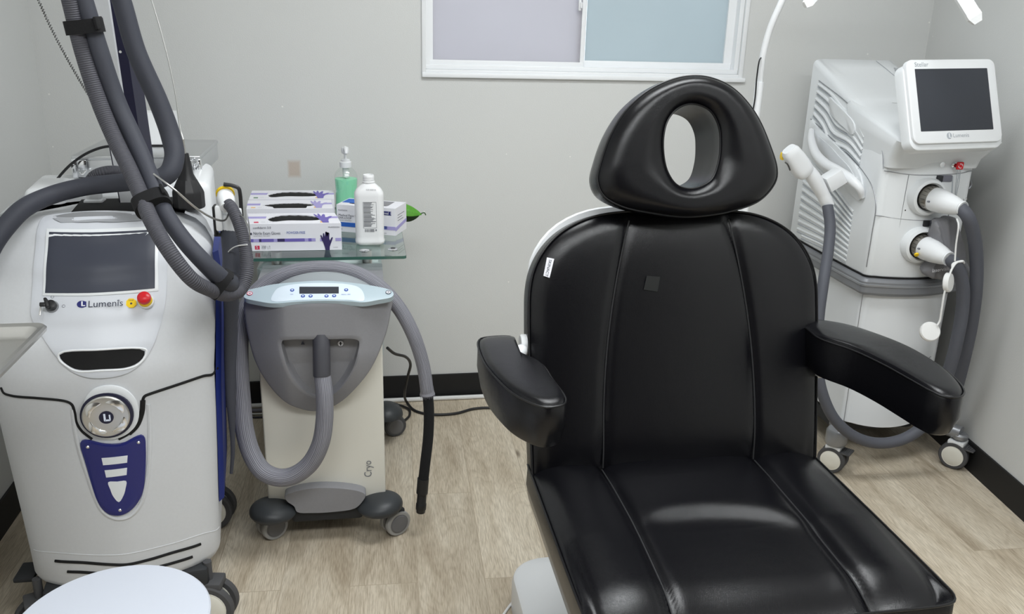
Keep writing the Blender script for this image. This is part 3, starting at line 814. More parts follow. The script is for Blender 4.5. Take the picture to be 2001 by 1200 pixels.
# upper fascia around the touchscreen (raised panel)
fas = [(76, 436), (84, 424), (130, 416), (190, 412), (262, 414), (312, 428), (324, 452), (326, 560), (322, 600), (312, 640), (296, 682), (280, 706), (250, 728), (205, 738), (160, 734), (128, 716), (100, 682), (78, 648), (62, 620), (62, 585), (68, 500)]
fo = smooth2(h1(fas), 4); bm = bmesh.new()
patch(bm, fo, S1, 0.0035, 0.006, 16, hit1(195, 560), 160)
M_fascia = mat('fascia_white', rgb(203, 206, 212), 0.42, bump=(700, 0.1, 0.0004))
fascia = mk('front_fascia', bm, M_fascia, m1, ang=50)
arch = smooth2(h1([(84, 430), (110, 420), (150, 414), (190, 412.5), (240, 415), (286, 423), (292, 429), (190, 432)]), 3)
mk('screen_visor', patch(bmesh.new(), arch, S1, 0.006, 0.004, 5, None, 60), mat('visor_grey', rgb(158, 160, 164), 0.6), m1)
bz = h1([(92, 446), (309, 440), (310, 567), (84, 576)])
def quad_sub(q, n=10):
    out = []
    for i in range(4):
        a, b = q[i], q[(i+1) % 4]
        for k in range(n): out.append((a[0]+(b[0]-a[0])*k/n, a[1]+(b[1]-a[1])*k/n))
    return out
mk('screen_bezel', patch(bmesh.new(), quad_sub(bz), S1, 0.0055, 0.004, 6), M_white, m1, ang=50)
scr = h1([(97, 452), (304, 447), (303, 562), (89, 571)])
mk('touchscreen', patch(bmesh.new(), quad_sub(scr), S1, 0.0062, 0.002, 6), M_screen, m1)
# slot
sl = smooth2(h1([(117, 692), (126, 688), (200, 684), (270, 681), (283, 684), (281, 696), (268, 709), (246, 717), (200, 720), (152, 721), (134, 713), (120, 701)]), 4)
mk('slot', patch(bmesh.new(), sl, S1, 0.0042, 0.003, 5, None, 70), M_blackvoid, m1)
seam1('slot_rim', [(115, 692), (126, 686), (200, 682), (270, 679), (286, 683), (283, 697), (269, 712), (246, 720), (200, 723), (150, 724), (132, 715), (117, 702)], 0.0022, M_whiteplastic, m1, 0.0035, closed=True)
# seams between console and lower cover
seam1('cover_seam', [(2, 757), (8, 768), (22, 773), (75, 778), (128, 784), (140, 790), (146, 806), (150, 826), (160, 842), (180, 858)], 0.0030, M_blackvoid, m1)
seam1('cover_seam', [(426, 718), (418, 727), (396, 735), (292, 770), (282, 775), (278, 788), (277, 808), (268, 830), (250, 848), (232, 858)], 0.0034, M_blackvoid, m1)
seam1('cover_seam', [(279, 782), (277, 806), (267, 832), (252, 847)], 0.0058, M_blackvoid, m1)
# collar around the knob, knob
kc = hit1(210, 809)
col_ = smooth2(h1([(163, 805), (166, 780), (182, 760), (210, 752), (240, 757), (262, 775), (272, 800), (268, 826), (250, 846), (218, 857), (188, 848), (169, 828)]), 4)
mk('knob_collar', patch(bmesh.new(), col_, S1, 0.005, 0.008, 6, kc, 80), M_panelwhite, m1, ang=50)
kn_n = (FD*0.998).normalized()
kp = S1(kc[0], kc[1], 0.006)
ua = XD; va = V((0, 0, 1))
def disk(c, r, h, n, seg=40, bev=0.15, m=None, sy=1.0):
    b = bmesh.new(); lathe(b, [(r, 0), (r, h*(1-bev)), (r*(1-0.04), h)], c, n, seg); return b
M_knobf = mat('polished_steel', (0.80, 0.80, 0.80, 1), 0.2, metal=1.0)
kr = mk('selector_knob', disk(kp-kn_n*0.004, 0.0530, 0.008, kn_n), M_navydark, m1)
kb = bmesh.new(); lathe(kb, [(0.0475, 0), (0.0475, 0.008), (0.045, 0.0105), (0.030, 0.0120), (0.016, 0.0115)], kp+XD*-0.001, kn_n, 48)
mk('knob_cap', kb, M_steel, kr)
for a in (45, 135, 225, 315):     # the four scalloped facets of the knob
    aa = math.radians(a+4); b = bmesh.new(); cen_ = kp+kn_n*0.0105+(ua*math.cos(aa)+va*math.sin(aa))*0.0345
    tx = (-ua*math.sin(aa)+va*math.cos(aa)); rx = (ua*math.cos(aa)+va*math.sin(aa))
    pts = []
    for k in range(24):
        t = 2*math.pi*k/24; x = math.cos(t)*0.021; y = math.sin(t)*0.0072*(1 if math.sin(t) > 0 else 1.2) - 0.010*(x/0.021)**2+0.004
        pts.append((tx*x+rx*y))
    loft(b, [[cen_+p-kn_n*0.002 for p in pts], [cen_+p+kn_n*0.0016 for p in pts], [cen_+p*0.6+kn_n*0.0036 for p in pts]])
    mk('knob_facet', b, M_knobf, kr)
mk('knob_emblem', disk(kp+kn_n*0.0115, 0.0145, 0.0012, kn_n), M_navydark, kr)
eb = bmesh.new()
box(eb, (-0.003, 0.0, 0.001), (0.004, 0.002, 0.017)); box(eb, (0.002, 0.0, -0.006), (0.011, 0.002, 0.004)); box(eb, (0.007, 0, 0.000), (0.003, 0.002, 0.013))
R3 = Matrix((( XD.x, -FD.x, 0, 0), (XD.y, -FD.y, 0, 0), (0, 0, 1, 0), (0, 0, 0, 1)))
eb.transform(Matrix.Translation(kp+kn_n*0.0130) @ R3); mk('emblem_letter', eb, M_chrome, kr)
# recess rim and blue badge
seam1('recess_rim', [(142, 800), (148, 845), (156, 880), (172, 930), (188, 975), (204, 1002), (228, 1014), (252, 1010), (272, 990), (284, 955), (291, 900), (292, 850), (290, 790)], 0.0055, M_greywhite, m1, -0.002)
bd = h1([(157, 866), (162, 859), (173, 859), (197, 865), (220, 867), (243, 864), (262, 854), (276, 849), (283, 854), (285, 871), (284, 926), (278, 964), (263, 989), (244, 1003), (227, 1006), (208, 1000), (193, 982), (178, 940), (166, 898)])
bdo = smooth2(bd, 3)
badge = mk('blue_badge', patch(bmesh.new(), bdo, S1, 0.005, 0.006, 8, hit1(228, 925), 110), M_navy, m1, ang=50)
for qd in ([(199, 893), (250, 888), (249, 902), (202, 907)], [(205, 917), (249, 912), (248, 926), (208, 931)]):
    mk('badge_window', patch(bmesh.new(), quad_sub(h1(qd), 4), S1, 0.0056, 0.002, 3), M_panelwhite, badge)
mk('badge_window', patch(bmesh.new(), smooth2(h1([(212, 940), (230, 939), (247, 938), (246, 952), (242, 966), (233, 979), (222, 968), (216, 954)]), 3), S1, 0.0056, 0.002, 3), M_panelwhite, badge)
for (x, y) in ((172, 872), (271, 863), (235, 995)):
    a = hit1(x, y); b = bmesh.new(); lathe(b, [(0.0038, 0), (0.0036, 0.0015), (0.002, 0.0028)], S1(a[0], a[1], 0.004), FD, 16); mk('screw', b, M_screw, badge)
# creases and vent slits near the foot
seam1('foot_crease', [(66, 1074), (110, 1080), (200, 1085), (246, 1083), (330, 1064), (400, 1042), (428, 1030)], 0.0012, M_greywhite, m1, 0.0)
for q_ in ([(108, 1096), (160, 1099), (215, 1103), (250, 1103), (290, 1094), (340, 1079), (392, 1063)], [(132, 1117), (160, 1118), (190, 1120)], [(312, 1107), (345, 1098), (376, 1088)]):
    seam1('vent_slit', q_, 0.0036, M_blackvoid, m1, 0.0)
# logo, stop button, key switch, warning label
def textS(body_, px, py, size, par, m=M_ink, off=0.0045, sq=1.0, name='logo_text', up_=None, surf=S1, hit=hit1, U=None):
    a = hit(px, py); o = surf(a[0], a[1], off); e = 0.004
    Uv = (surf(a[0]+e, a[1], off)-surf(a[0]-e, a[1], off)); Vv_ = (surf(a[0], a[1]+e, off)-surf(a[0], a[1]-e, off))
    Uv.normalize(); Vv_ = (Vv_-Uv*Vv_.dot(Uv)).normalized()
    return mk(name, text_bm(body_, size, o, Uv, Vv_, 0.0002, squash=sq), m, par, smooth=False)
a = hit1(160.5, 593.5); lo = S1(a[0], a[1], 0.0040)
e_ = 0.004; Ux = (S1(a[0]+e_, a[1])-S1(a[0]-e_, a[1])).normalized(); Uz = (S1(a[0], a[1]+e_)-S1(a[0], a[1]-e_)).normalized(); Un = Ux.cross(Uz).normalized()
b = bmesh.new(); pts = []
for k in range(32):
    t = 2*math.pi*k/32; x = math.cos(t)*0.0098; y = math.sin(t)*0.0080
    if x > 0.006: x = 0.0082 if abs(y) > 0.006 else 0.0088
    pts.append(Ux*x+Uz*y)
loft(b, [[lo+p-Un*0.001 for p in pts], [lo+p+Un*0.0004 for p in pts]]); lg = mk('logo_emblem', b, M_navy, m1)
b = bmesh.new(); Mq = Matrix(((Ux.x, Uz.x, Un.x, lo.x), (Ux.y, Uz.y, Un.y, lo.y), (Ux.z, Uz.z, Un.z, lo.z), (0, 0, 0, 1)))
box(b, (0.0005, 0.0015, 0.0007), (0.0028, 0.010, 0.0006)); box(b, (0.003, -0.0035, 0.0007), (0.0075, 0.0022, 0.0006)); b.transform(Mq)
mk('emblem_letter', b, M_card, lg)
textS('Lumenis', 172, 594, 0.0215, m1, M_ink, sq=0.98)
textS('\u00ae', 230, 587, 0.007, m1, M_ink)
a = hit1(286, 590); sp_ = S1(a[0], a[1], 0.003); sn_ = (Un*0.9+V((0, 0, 0.1))).normalized()
es = mk('emergency_stop', disk(sp_, 0.0165, 0.006, sn_), M_whiteplastic, m1)
b = bmesh.new(); lathe(b, [(0.0140, 0), (0.0145, 0.008), (0.0125, 0.011)], sp_+sn_*0.004, sn_, 32); mk('yellow_collar', b, M_yellow, es)
b = bmesh.new(); lathe(b, [(0.010, 0), (0.0135, 0.004), (0.0145, 0.009), (0.0135, 0.014), (0.009, 0.0175), (0.003, 0.0185)], sp_+sn_*0.012, sn_, 36); mk('red_button', b, M_red, es)
a = hit1(257, 591); oc = S1(a[0], a[1], 0.0052)
b = bmesh.new(); loft(b, [[oc+(Ux*math.cos(math.radians(22.5+45*k))+Uz*math.sin(math.radians(22.5+45*k)))*0.0115*s+Un*h for k in range(8)] for s, h in ((1, -0.001), (1, 0.0006))])
oc_ = mk('stop_label', b, M_yellow, m1)
b = bmesh.new(); lathe(b, [(0.0024, 0), (0.0022, 0.0004)], oc+Un*0.0007-Uz*0.001, Un, 16); join(b, text_bm('STOP', 0.0042, oc+Uz*0.006, Ux, Uz, 0.0010, 'CENTER')); mk('label_print', b, M_ink, oc_, smooth=False)
a = hit1(103, 599); kp_ = S1(a[0], a[1], 0.003)
ks = mk('key_switch', disk(kp_, 0.0130, 0.004, Un), M_silver, m1)
b = bmesh.new(); lathe(b, [(0.0105, 0), (0.0105, 0.012), (0.009, 0.013)], kp_+Un*0.003, Un, 28); mk('key_barrel', b, M_black, ks)
b = bmesh.new(); kq = kp_+Un*0.018
Mk = Matrix(((Ux.x, Uz.x, Un.x, kq.x), (Ux.y, Uz.y, Un.y, kq.y), (Ux.z, Uz.z, Un.z, kq.z), (0, 0, 0, 1)))
box(b, (-0.004, 0.002, 0.004), (0.007, 0.022, 0.014), 0.003, Mk @ Matrix.Rotation(0.3, 4, 'Z')); box(b, (-0.012, -0.003, 0.005), (0.012, 0.009, 0.007), 0.002, Mk)
mk('key', b, M_black, ks)
b = bmesh.new(); box(b, (-0.0155, -0.018, 0.004), (0.0030, 0.020, 0.0018), 0.0005, Mk @ Matrix.Rotation(-0.08, 4, 'Z')); mk('spare_key', b, M_steel, ks)
for (x, y) in ((103, 579), (125, 597)):
    a = hit1(x, y); p = S1(a[0], a[1], 0.0040); b = bmesh.new()
    tube(b, [p+Ux*math.cos(t*math.pi/6)*0.0030+Uz*math.sin(t*math.pi/6)*0.0030 for t in range(12)], 0.0003, seg=5, closed=True, smooth=False); mk('key_mark', b, M_ink, m1)
# side panel in blue, rear hump, mast
bm = bmesh.new(); loft(bm, [[L1(interp(KW, z)+0.001, -0.11, z), L1(interp(KW, z)+0.013, -0.13, z), L1(interp(KW, z)+0.016, -0.40, z), L1(interp(KW, z)+0.001, -0.42, z)] for z in (0.30, 0.45, 0.6, 0.75, 0.88, 0.93)])
mk('side_panel', bm, M_blue, m1, ang=30)
bm = bmesh.new(); loft(bm, [[L1(interp(KW, z)+0.004, -0.42, z), L1(interp(KW, z)+0.010, -0.43, z), L1(interp(KW, z)+0.008, -0.50, z), L1(interp(KW, z)+0.001, -0.51, z)] for z in (0.30, 0.6, 0.80)])
mk('side_trim', bm, M_silver, m1, ang=30)
bm = bmesh.new()
Rr = Matrix.Translation(O1) @ Matrix.Rotation(TH1, 4, 'Z')
box(bm, (0.216, 0.47, 0.985), (0.056, 0.30, 0.13), 0.022, Rr, 4); box(bm, (-0.125, 0.42, 0.985), (0.085, 0.16, 0.11), 0.02, Rr, 4)
box(bm, (0.0, 0.56, 0.975), (0.36, 0.12, 0.10), 0.01, Rr, 2)
mk('rear_housing', bm, M_whiteplastic, m1)
bm = B((0.055, 0.30, 1.004), (0.21, 0.14, 0.006), 0.001, Rr); mk('cable_well', bm, M_blackvoid, m1)
bm = bmesh.new(); p = ty(185, 388, 2.16)
box(bm, p+V((0, 0, 0.012)), (0.030, 0.03, 0.05), 0.004); box(bm, p+V((0, 0, -0.008)), (0.042, 0.04, 0.016), 0.004)
mk('hose_bracket', bm, M_whiteplastic, m1)
YM = 2.14
TOPH = V((-0.66, 2.02, 1.93))
def quadprism(pts_lo, pts_hi): 
    bm = bmesh.new(); loft(bm, [pts_lo, pts_hi]); return bm
a0, a1 = ty(237, 398, YM), ty(268, 398, YM); b0, b1 = ty(150, -60, YM), ty(194, -60, YM)
for p in (a0, a1): p.z = 0.985
kx_ = (1.95-0.985)/(b0.z-0.985); b0 = a0+(b0-a0)*kx_; b1 = a1+(b1-a1)*kx_
dy = V((0.012, 0.06, 0))
bm = quadprism([a0, a1+V((0.004, 0, 0)), a1+dy+V((0.004, 0, 0)), a0+dy], [b0, b1+V((0.012, 0, 0)), b1+dy+V((0.012, 0, 0)), b0+dy])
mast = mk('mast', bm, M_greywhite, m1, smooth=False)
bm = quadprism([a1+V((0.003, 0.008, 0)), a1+V((0.026, 0.012, 0)), a1+dy+V((0.026, 0, 0)), a1+dy+V((0.004, 0, 0))], [b1+V((0.011, 0.008, 0)), b1+V((0.034, 0.012, 0)), b1+dy+V((0.034, 0, 0)), b1+dy+V((0.012, 0, 0))])
mk('mast_side', bm, M_navydark, mast, smooth=False)
bm = quadprism([a0+V((-0.003, 0.002, 0)), a0+V((0.0, 0.0, 0)), a0+dy, a0+dy+V((-0.003, 0, 0))], [b0+V((-0.003, 0.002, 0)), b0, b0+dy, b0+dy+V((-0.003, 0, 0))])
mk('mast_edge', bm, M_navydark, mast, smooth=False)
bm = bmesh.new(); tube(bm, [(b0+b1)/2+V((0, 0.03, -0.02)), V((-0.66, 2.06, 1.99)), TOPH+V((0.04, -0.02, 0.02))], 0.022, seg=16); mk('boom_arm', bm, M_whiteplastic, mast)
p = ty(237, 101, YM+0.004)
b = bmesh.new(); lathe(b, [(0.003, 0), (0.003, 0.003)], p+V((0.0, -0.006, 0)), (0, -1, 0), 12); mk('screw', b, M_screw, mast)

def px_path(L_): return [ty(x, y, yy) for x, y, yy in L_]
# three thick umbilical hoses
hA = [TOPH+V((0.02, -0.05, 0)), V((-0.655, 1.90, 1.80)), V((-0.62, 1.86, 1.66))]+px_path([(120, -60, 1.86), (137, 5, 1.87), (161, 100, 1.87), (194, 200, 1.86), (222, 267, 1.84), (254, 333, 1.80), (279, 390, 1.76), (293, 425, 1.72), (328, 487, 1.68), (374, 545, 1.68), (412, 567, 1.72), (445, 576, 1.78), (470, 566, 1.82), (482, 535, 1.84), (480, 490, 1.86), (468, 440, 1.88), (452, 405, 1.90), (445, 398, 1.91)])
o = mk('ribbed_hose', T(hA, [0.0145, 0.0145, 0.0145, 0.0145, 0.0148, 0.0150, 0.0155, 0.0155, 0.0155, 0.0150, 0.0145, 0.014, 0.0135, 0.0125], seg=18, n=10), M_rib, m1)
hB = [TOPH+V((0.06, -0.04, 0)), V((-0.61, 1.91, 1.80)), V((-0.585, 1.88, 1.66))]+px_path([(148, -60, 1.88), (166, 5, 1.88), (194, 100, 1.88), (228, 200, 1.88), (259, 267, 1.86), (288, 333, 1.82), (310, 390, 1.78), (328, 425, 1.75), (360, 470, 1.73), (396, 510, 1.72), (428, 541, 1.74), (446, 556, 1.80), (452, 545, 1.88), (455, 510, 1.90), (452, 470, 1.92), (450, 452, 1.93)])
mk('smooth_hose', T(hB, [0.0150, 0.0150, 0.0150, 0.0150, 0.0155, 0.0165, 0.0180, 0.0185, 0.0180, 0.0175, 0.0165, 0.0175, 0.021, 0.022, 0.021], seg=18, n=10), M_hosedark, m1)
hC = [TOPH+V((0.09, 0.02, 0)), V((-0.60, 2.05, 1.80)), V((-0.575, 2.05, 1.66))]+px_path([(215, -60, 2.05), (237, 0, 2.05), (266, 100, 2.05), (310, 200, 2.05), (334, 267, 2.04), (341, 305, 2.02), (330, 338, 2.00), (303, 352, 2.00), (268, 354, 2.02), (225, 358, 2.05), (165, 365, 2.06), (105, 380, 2.04), (50, 405, 1.98), (18, 435, 1.94), (-15, 480, 1.90), (-40, 540, 1.88)])
mk('smooth_hose', T(hC, [0.0185, 0.0185, 0.0195, 0.0205, 0.0215, 0.0205, 0.020, 0.020], seg=18, n=10), M_hosedark, m1)
mk('ribbed_hose', T(px_path([(173, 362, 2.10), (185, 345, 2.10), (205, 337, 2.10), (232, 336, 2.12), (252, 345, 2.16)]), 0.014, seg=14, n=8), M_rib, m1)
# grey tube running down the machine's side from the second handpiece
mk('drain_tube', T(px_path([(452, 540, 1.96), (452, 600, 1.97), (450, 700, 1.98), (452, 800, 1.98), (455, 880, 1.98), (452, 925, 1.98)]), [0.020, 0.016, 0.014, 0.012, 0.006, 0.004], seg=14), M_hosedark, m1)
def strap(p, dirv, side, w, d, h, par):
    b = bmesh.new(); z = V(dirv).normalized(); x = (V(side)-z*V(side).dot(z)).normalized(); y = z.cross(x)
    Mx = Matrix(((x.x, y.x, z.x, p.x), (x.y, y.y, z.y, p.y), (x.z, y.z, z.z, p.z), (0, 0, 0, 1)))
    ring = []
    for s, hh in ((1.0, -h/2), (1.0, h/2)):
        r = []
        for k in range(36):
            t = 2*math.pi*k/36; c, s_ = math.cos(t), math.sin(t)
            r.append(Mx @ V((math.copysign(abs(c)**0.6, c)*w, math.copysign(abs(s_)**0.8, s_)*d, hh)))
        ring.append(r)
    inn = [[q_*1.0 for q_ in r] for r in ring]
    loft(b, ring, True, True)
    box(b, (w*0.9, -d*0.3, 0.004), (0.006, d*1.3, h*0.9), 0.002, Mx)
    return mk('strap', b, M_velcro, par)
RX = r2
strap(ty(165, 52, 1.875), hA[4]-hA[5], RX, 0.036, 0.024, 0.026, m1)
strap(ty(297, 398, 1.765), hA[8]-hA[10], RX, 0.035, 0.029, 0.026, m1)
strap(ty(428, 556, 1.745), V((0.75, 0.1, -0.62)), V((0.6, 0, 0.8)), 0.031, 0.024, 0.022, m1)
# spiral spring line, wire stalk, silver lead
sp0 = px_path([(62, -30, 1.95), (100, 55, 1.95), (140, 130, 1.94), (180, 195, 1.92), (196, 212, 1.90)])
cp = resamp(catmull(sp0, 10), 0.0012); b = bmesh.new(); pts = []
for i, p in enumerate(cp):
    t = (cp[min(i+1, len(cp)-1)]-cp[max(i-1, 0)]); A, Bv, _ = frame_of(t); pts.append(p+(A*math.cos(i*1.45)+Bv*math.sin(i*1.45))*0.0026)
mk('coiled_wire', T(pts, 0.0007, seg=5, smooth=False), M_darkmetal, m1)
mk('coil_core', T(cp[::8], 0.0012, seg=6, smooth=False), M_wire, m1)
lead = px_path([(300, 340, 1.80), (340, 370, 1.78), (385, 408, 1.80), (420, 428, 1.84), (440, 430, 1.88), (447, 418, 1.90)])
mk('silver_lead', T(lead, 0.0022, seg=8), M_wire, m1)
mk('thin_lead', T(px_path([(447, 418, 1.90), (470, 420, 1.88), (485, 440, 1.86), (489, 470, 1.86)]), 0.0012, seg=6), M_wire, m1)
mk('thin_lead', T(px_path([(483, 478, 1.84), (460, 482, 1.86), (442, 500, 1.90), (436, 530, 1.91)]), 0.0013, seg=6), M_cord, m1)
# handpieces in their black bracket on the side
yh = 1.93
hb_ = mk('handpiece_bracket', T(px_path([(437, 360, yh), (455, 363, yh), (466, 368, yh), (469, 378, yh), (472, 420, yh+0.01), (475, 460, yh+0.02)]), 0.0042, seg=10, n=5), M_black, m1)
b = bmesh.new(); box(b, ty(421, 430, yh), (0.006, 0.03, 0.065), 0.002); box(b, ty(433, 458, yh), (0.03, 0.02, 0.006), 0.002); box(b, ty(470, 430, yh+0.01), (0.006, 0.02, 0.05), 0.002)
mk('clip', b, M_black, hb_)
b = bmesh.new(); box(b, ty(429, 425, yh-0.01), (0.014, 0.03, 0.055), 0.004); box(b, ty(466, 418, yh-0.0), (0.014, 0.02, 0.025), 0.003); mk('cradle', b, M_whiteplastic, hb_)
hd = bmesh.new(); c0 = ty(441, 388, 1.93); 
lathe(hd, [(0.017, -0.012), (0.019, 0.0), (0.019, 0.010), (0.015, 0.020), (0.0135, 0.030)], c0, (0.15, -0.75, -0.45), 28)
hpz = mk('handpiece', hd, M_whiteplastic, m1)
b = bmesh.new(); lathe(b, [(0.0195, -0.004), (0.0197, 0.002)], c0+V((-0.002, 0.012, 0.008)), (0.15, -0.75, -0.45), 28); mk('yellow_ring', b, M_yellow, hpz)
hd = bmesh.new(); lathe(hd, [(0.017, 0), (0.020, 0.02), (0.021, 0.045), (0.0205, 0.050)], ty(448, 418, 1.93)+V((0, 0, 0)), (0.02, 0, -1), 24)
hp2 = mk('handpiece', hd, M_whiteplastic, m1); hp2['label'] = 'white handpiece with grey sleeve'
hd = bmesh.new(); lathe(hd, [(0.0185, 0), (0.0195, 0.03), (0.0205, 0.07), (0.021, 0.10), (0.017, 0.125)], ty(450, 452, 1.93), (0.02, 0.0, -1), 24)
mk('sleeve', hd, M_hoselight, hp2)
# large casters
for (sx, sd) in ((-0.198, -0.07), (0.178, -0.045), (-0.17, -0.50), (0.17, -0.50)):
    p = L1(sx, sd, 0)
    c_ = caster(m1, p, R=0.062, w=0.018, gap=0.022, rot=TH1+(-1.30 if sx < 0 else -1.85), top=0.18, m_t=M_rubber, m_h=M_warmwhite, m_f=M_rubber, brake=False)
b = bmesh.new(); box(b, ty(55, 1118, 1.93), (0.045, 0.07, 0.012), 0.004); mk('brake_pedal', b, M_darkrubber, m1)
bm = B((0.0, 0.30, 0.15), (0.36, 0.56, 0.05), 0.01, Rr); mk('chassis', bm, M_darkrubber, m1)

# things on top of the left machine
zc = 1.035
Rc = Matrix.Translation(ty(268, 333, 2.36)) @ Matrix.Rotation(math.radians(2), 4, 'Z')
cs_c = ty(268, 333, 2.36)
ac = thing('aluminium_case', (cs_c.x, cs_c.y+0.12, 1.026), 'flat silver flight case with metal latches lying behind the tall hoses', 'flight case')
cx0, cx1 = ty(143, 330, 2.36).x, ty(392, 330, 2.36).x
zc0 = 1.026; 
bm = B(((cx0+cx1)/2, 2.36+0.15, zc0+0.024), (cx1-cx0, 0.30, 0.048), 0.006); shell = mk('case_body', bm, M_alu, ac)
bm = B(((cx0+cx1)/2, 2.36+0.15, zc0+0.051), (cx1-cx0+0.003, 0.303, 0.012), 0.003); mk('case_lid', bm, M_alu, ac)
for x in (cx0+0.004, cx1-0.004):
    b = bmesh.new(); box(b, (x, 2.366, zc0+0.024), (0.014, 0.022, 0.050), 0.004); lathe(b, [(0.006, 0), (0.005, 0.01)], (x, 2.36, zc0+0.03), (0, -1, 0), 14); mk('corner_cap', b, M_chrome, ac)
for x in (cx0+0.025, cx1-0.03):
    b = bmesh.new(); box(b, (x, 2.353, zc0+0.034), (0.022, 0.006, 0.026), 0.002); tube(b, [(x-0.008, 2.348, zc0+0.02), (x, 2.344, zc0+0.012), (x+0.008, 2.348, zc0+0.02)], 0.002, seg=8); mk('latch', b, M_chrome, ac)
for k in range(3):      # dangling chrome catches at the right end
    b = bmesh.new(); p = ty(380+k*5, 318+k*9, 2.345); 
    tube(b, [p+V((math.cos(t*math.pi/6)*0.0065, 0, math.sin(t*math.pi/6)*0.012)) for t in range(12)], 0.0018, seg=8, closed=True, smooth=False)
    mk('catch', b, M_chrome, ac)
wb0, wb1 = ty(262, 300, 2.52).x, ty(341, 300, 2.52).x
wbz1 = ty(300, 222, 2.52).z
bm = bmesh.new(); loft(bm, [[V((wb0, 2.52, zc0+0.057)), V((wb1, 2.52, zc0+0.057)), V((wb1, 2.62, zc0+0.057)), V((wb0, 2.62, zc0+0.057))], [V((wb0, 2.54, wbz1)), V((wb1, 2.54, wbz1)), V((wb1, 2.60, wbz1)), V((wb0, 2.60, wbz1))]])
wbx = thing('white_box', ((wb0+wb1)/2, 2.57, zc0+0.057), 'upright white box standing on the silver case behind the hoses', 'box')
mk('box_body', bm, M_whiteplastic, wbx, smooth=False)
bm = B(((wb0+wb1)/2, 2.519, zc0+0.060), (wb1-wb0, 0.004, 0.005)); mk('base_strip', bm, M_black, wbx, smooth=False)
# clear plastic bag/sheet end beside the case
# black cone on the console top
cb = ty(370, 400, 2.10); cb.z = 1.003
cone = thing('black_cone_stand', cb, 'glossy black bell-shaped stand holding a thin upright wire beside the hoses', 'stand')
b = bmesh.new(); lathe(b, [(0.034, 0.0), (0.036, 0.004), (0.036, 0.036), (0.034, 0.042), (0.022, 0.066)], cb, (0, 0, 1), 12); mk('stand_base', b, M_black, cone, ang=25)
b = bmesh.new(); lathe(b, [(0.021, 0.066), (0.0155, 0.078), (0.0115, 0.108), (0.0085, 0.126)], cb, (0, 0, 1), 28); mk('stand_neck', b, M_black, cone)
w0 = cb+V((0, 0, 0.126)); b = bmesh.new(); lathe(b, [(0.0035, -0.005), (0.0035, 0.032)], w0, (-0.03, 0, 1), 12); mk('ferrule', b, M_steel, cone)
wr = [w0+V((0, 0, 0.03))] + px_path([(352, 250, 2.11), (342, 180, 2.12), (322, 90, 2.13), (296, 0, 2.14), (275, -60, 2.14)])
mk('wire_stalk', T(wr, 0.0016, seg=6), M_wire, cone)
bc = px_path([(98, 372, 2.30), (112, 350, 2.32), (140, 320, 2.33), (175, 297, 2.34), (212, 286, 2.35), (250, 290, 2.37)])
tag(mk('black_cable', T([bc[0]+V((-0.008, -0.006, -0.002))]+bc, 0.0035, seg=8), M_black), 'black cable arching over the silver case on the left machine', 'cable')

# steel tray at the left edge
trc = tz(80, 645, 0.9); tr_ = thing('instrument_tray_stand', (-0.78, 1.33, 0), 'stainless steel instrument tray reaching in at the left edge', 'instrument tray')
def rr2(x0, x1, y0, y1, r, z, n=6): return rr((x0+x1)/2, (y0+y1)/2, (x1-x0)/2, (y1-y0)/2, r, z, n)
tx1, ty1 = trc.x+0.004, 1.592; tx0, ty0 = tx1-0.48, ty1-0.34
b = bmesh.new()
loft(b, [rr2(tx0, tx1, ty0, ty1, 0.022, 0.893), rr2(tx0-0.001, tx1+0.001, ty0-0.001, ty1+0.001, 0.023, 0.899), rr2(tx0+0.002, tx1-0.002, ty0+0.002, ty1-0.002, 0.022, 0.903), rr2(tx0+0.012, tx1-0.012, ty0+0.012, ty1-0.012, 0.02, 0.900), rr2(tx0+0.02, tx1-0.02, ty0+0.02, ty1-0.02, 0.02, 0.885), rr2(tx0+0.026, tx1-0.026, ty0+0.026, ty1-0.026, 0.02, 0.881)], False, True)
mk('tray', b, M_steel, tr_)
b = bmesh.new(); rp = [(tx0+0.03, 0), ]
tube(b, [(-1.0, 1.34, 0.878), (-0.60, 1.34, 0.878)], 0.006, seg=10, smooth=False)
tube(b, [(-0.78, 1.33, 0.872), (-0.78, 1.33, 0.03)], 0.011, seg=14, smooth=False); mk('post', b, M_chrome, tr_)
b = bmesh.new(); box(b, (-0.86, 1.33, 0.02), (0.28, 0.04, 0.03), 0.008); box(b, (-0.86, 1.33, 0.02), (0.04, 0.4, 0.03), 0.008); mk('foot', b, M_chrome, tr_)

# round stool in the foreground
scx, scy, scz, scr_ = -0.461, 1.372, 0.42, 0.166
stl = thing('round_stool', (scx, scy, 0), 'round flat white stool top in the lower left foreground', 'stool')
b = bmesh.new(); lathe(b, [(scr_-0.012, -0.024), (scr_-0.001, -0.020), (scr_, -0.004), (scr_-0.003, -0.0008), (scr_-0.008, 0.0)], (scx, scy, scz), (0, 0, 1), 96); mk('seat', b, mat('stool_white', rgb(204, 209, 220), 0.4), stl)
b = bmesh.new(); lathe(b, [(0.018, 0.05), (0.018, scz-0.022)], (scx, scy, 0), (0, 0, 1), 20); mk('column', b, M_chrome, stl)
b = bmesh.new(); lathe(b, [(0.15, 0), (0.15, 0.01), (0.05, 0.03), (0.02, 0.05)], (scx, scy, 0), (0, 0, 1), 48); mk('base', b, M_whiteplastic, stl)

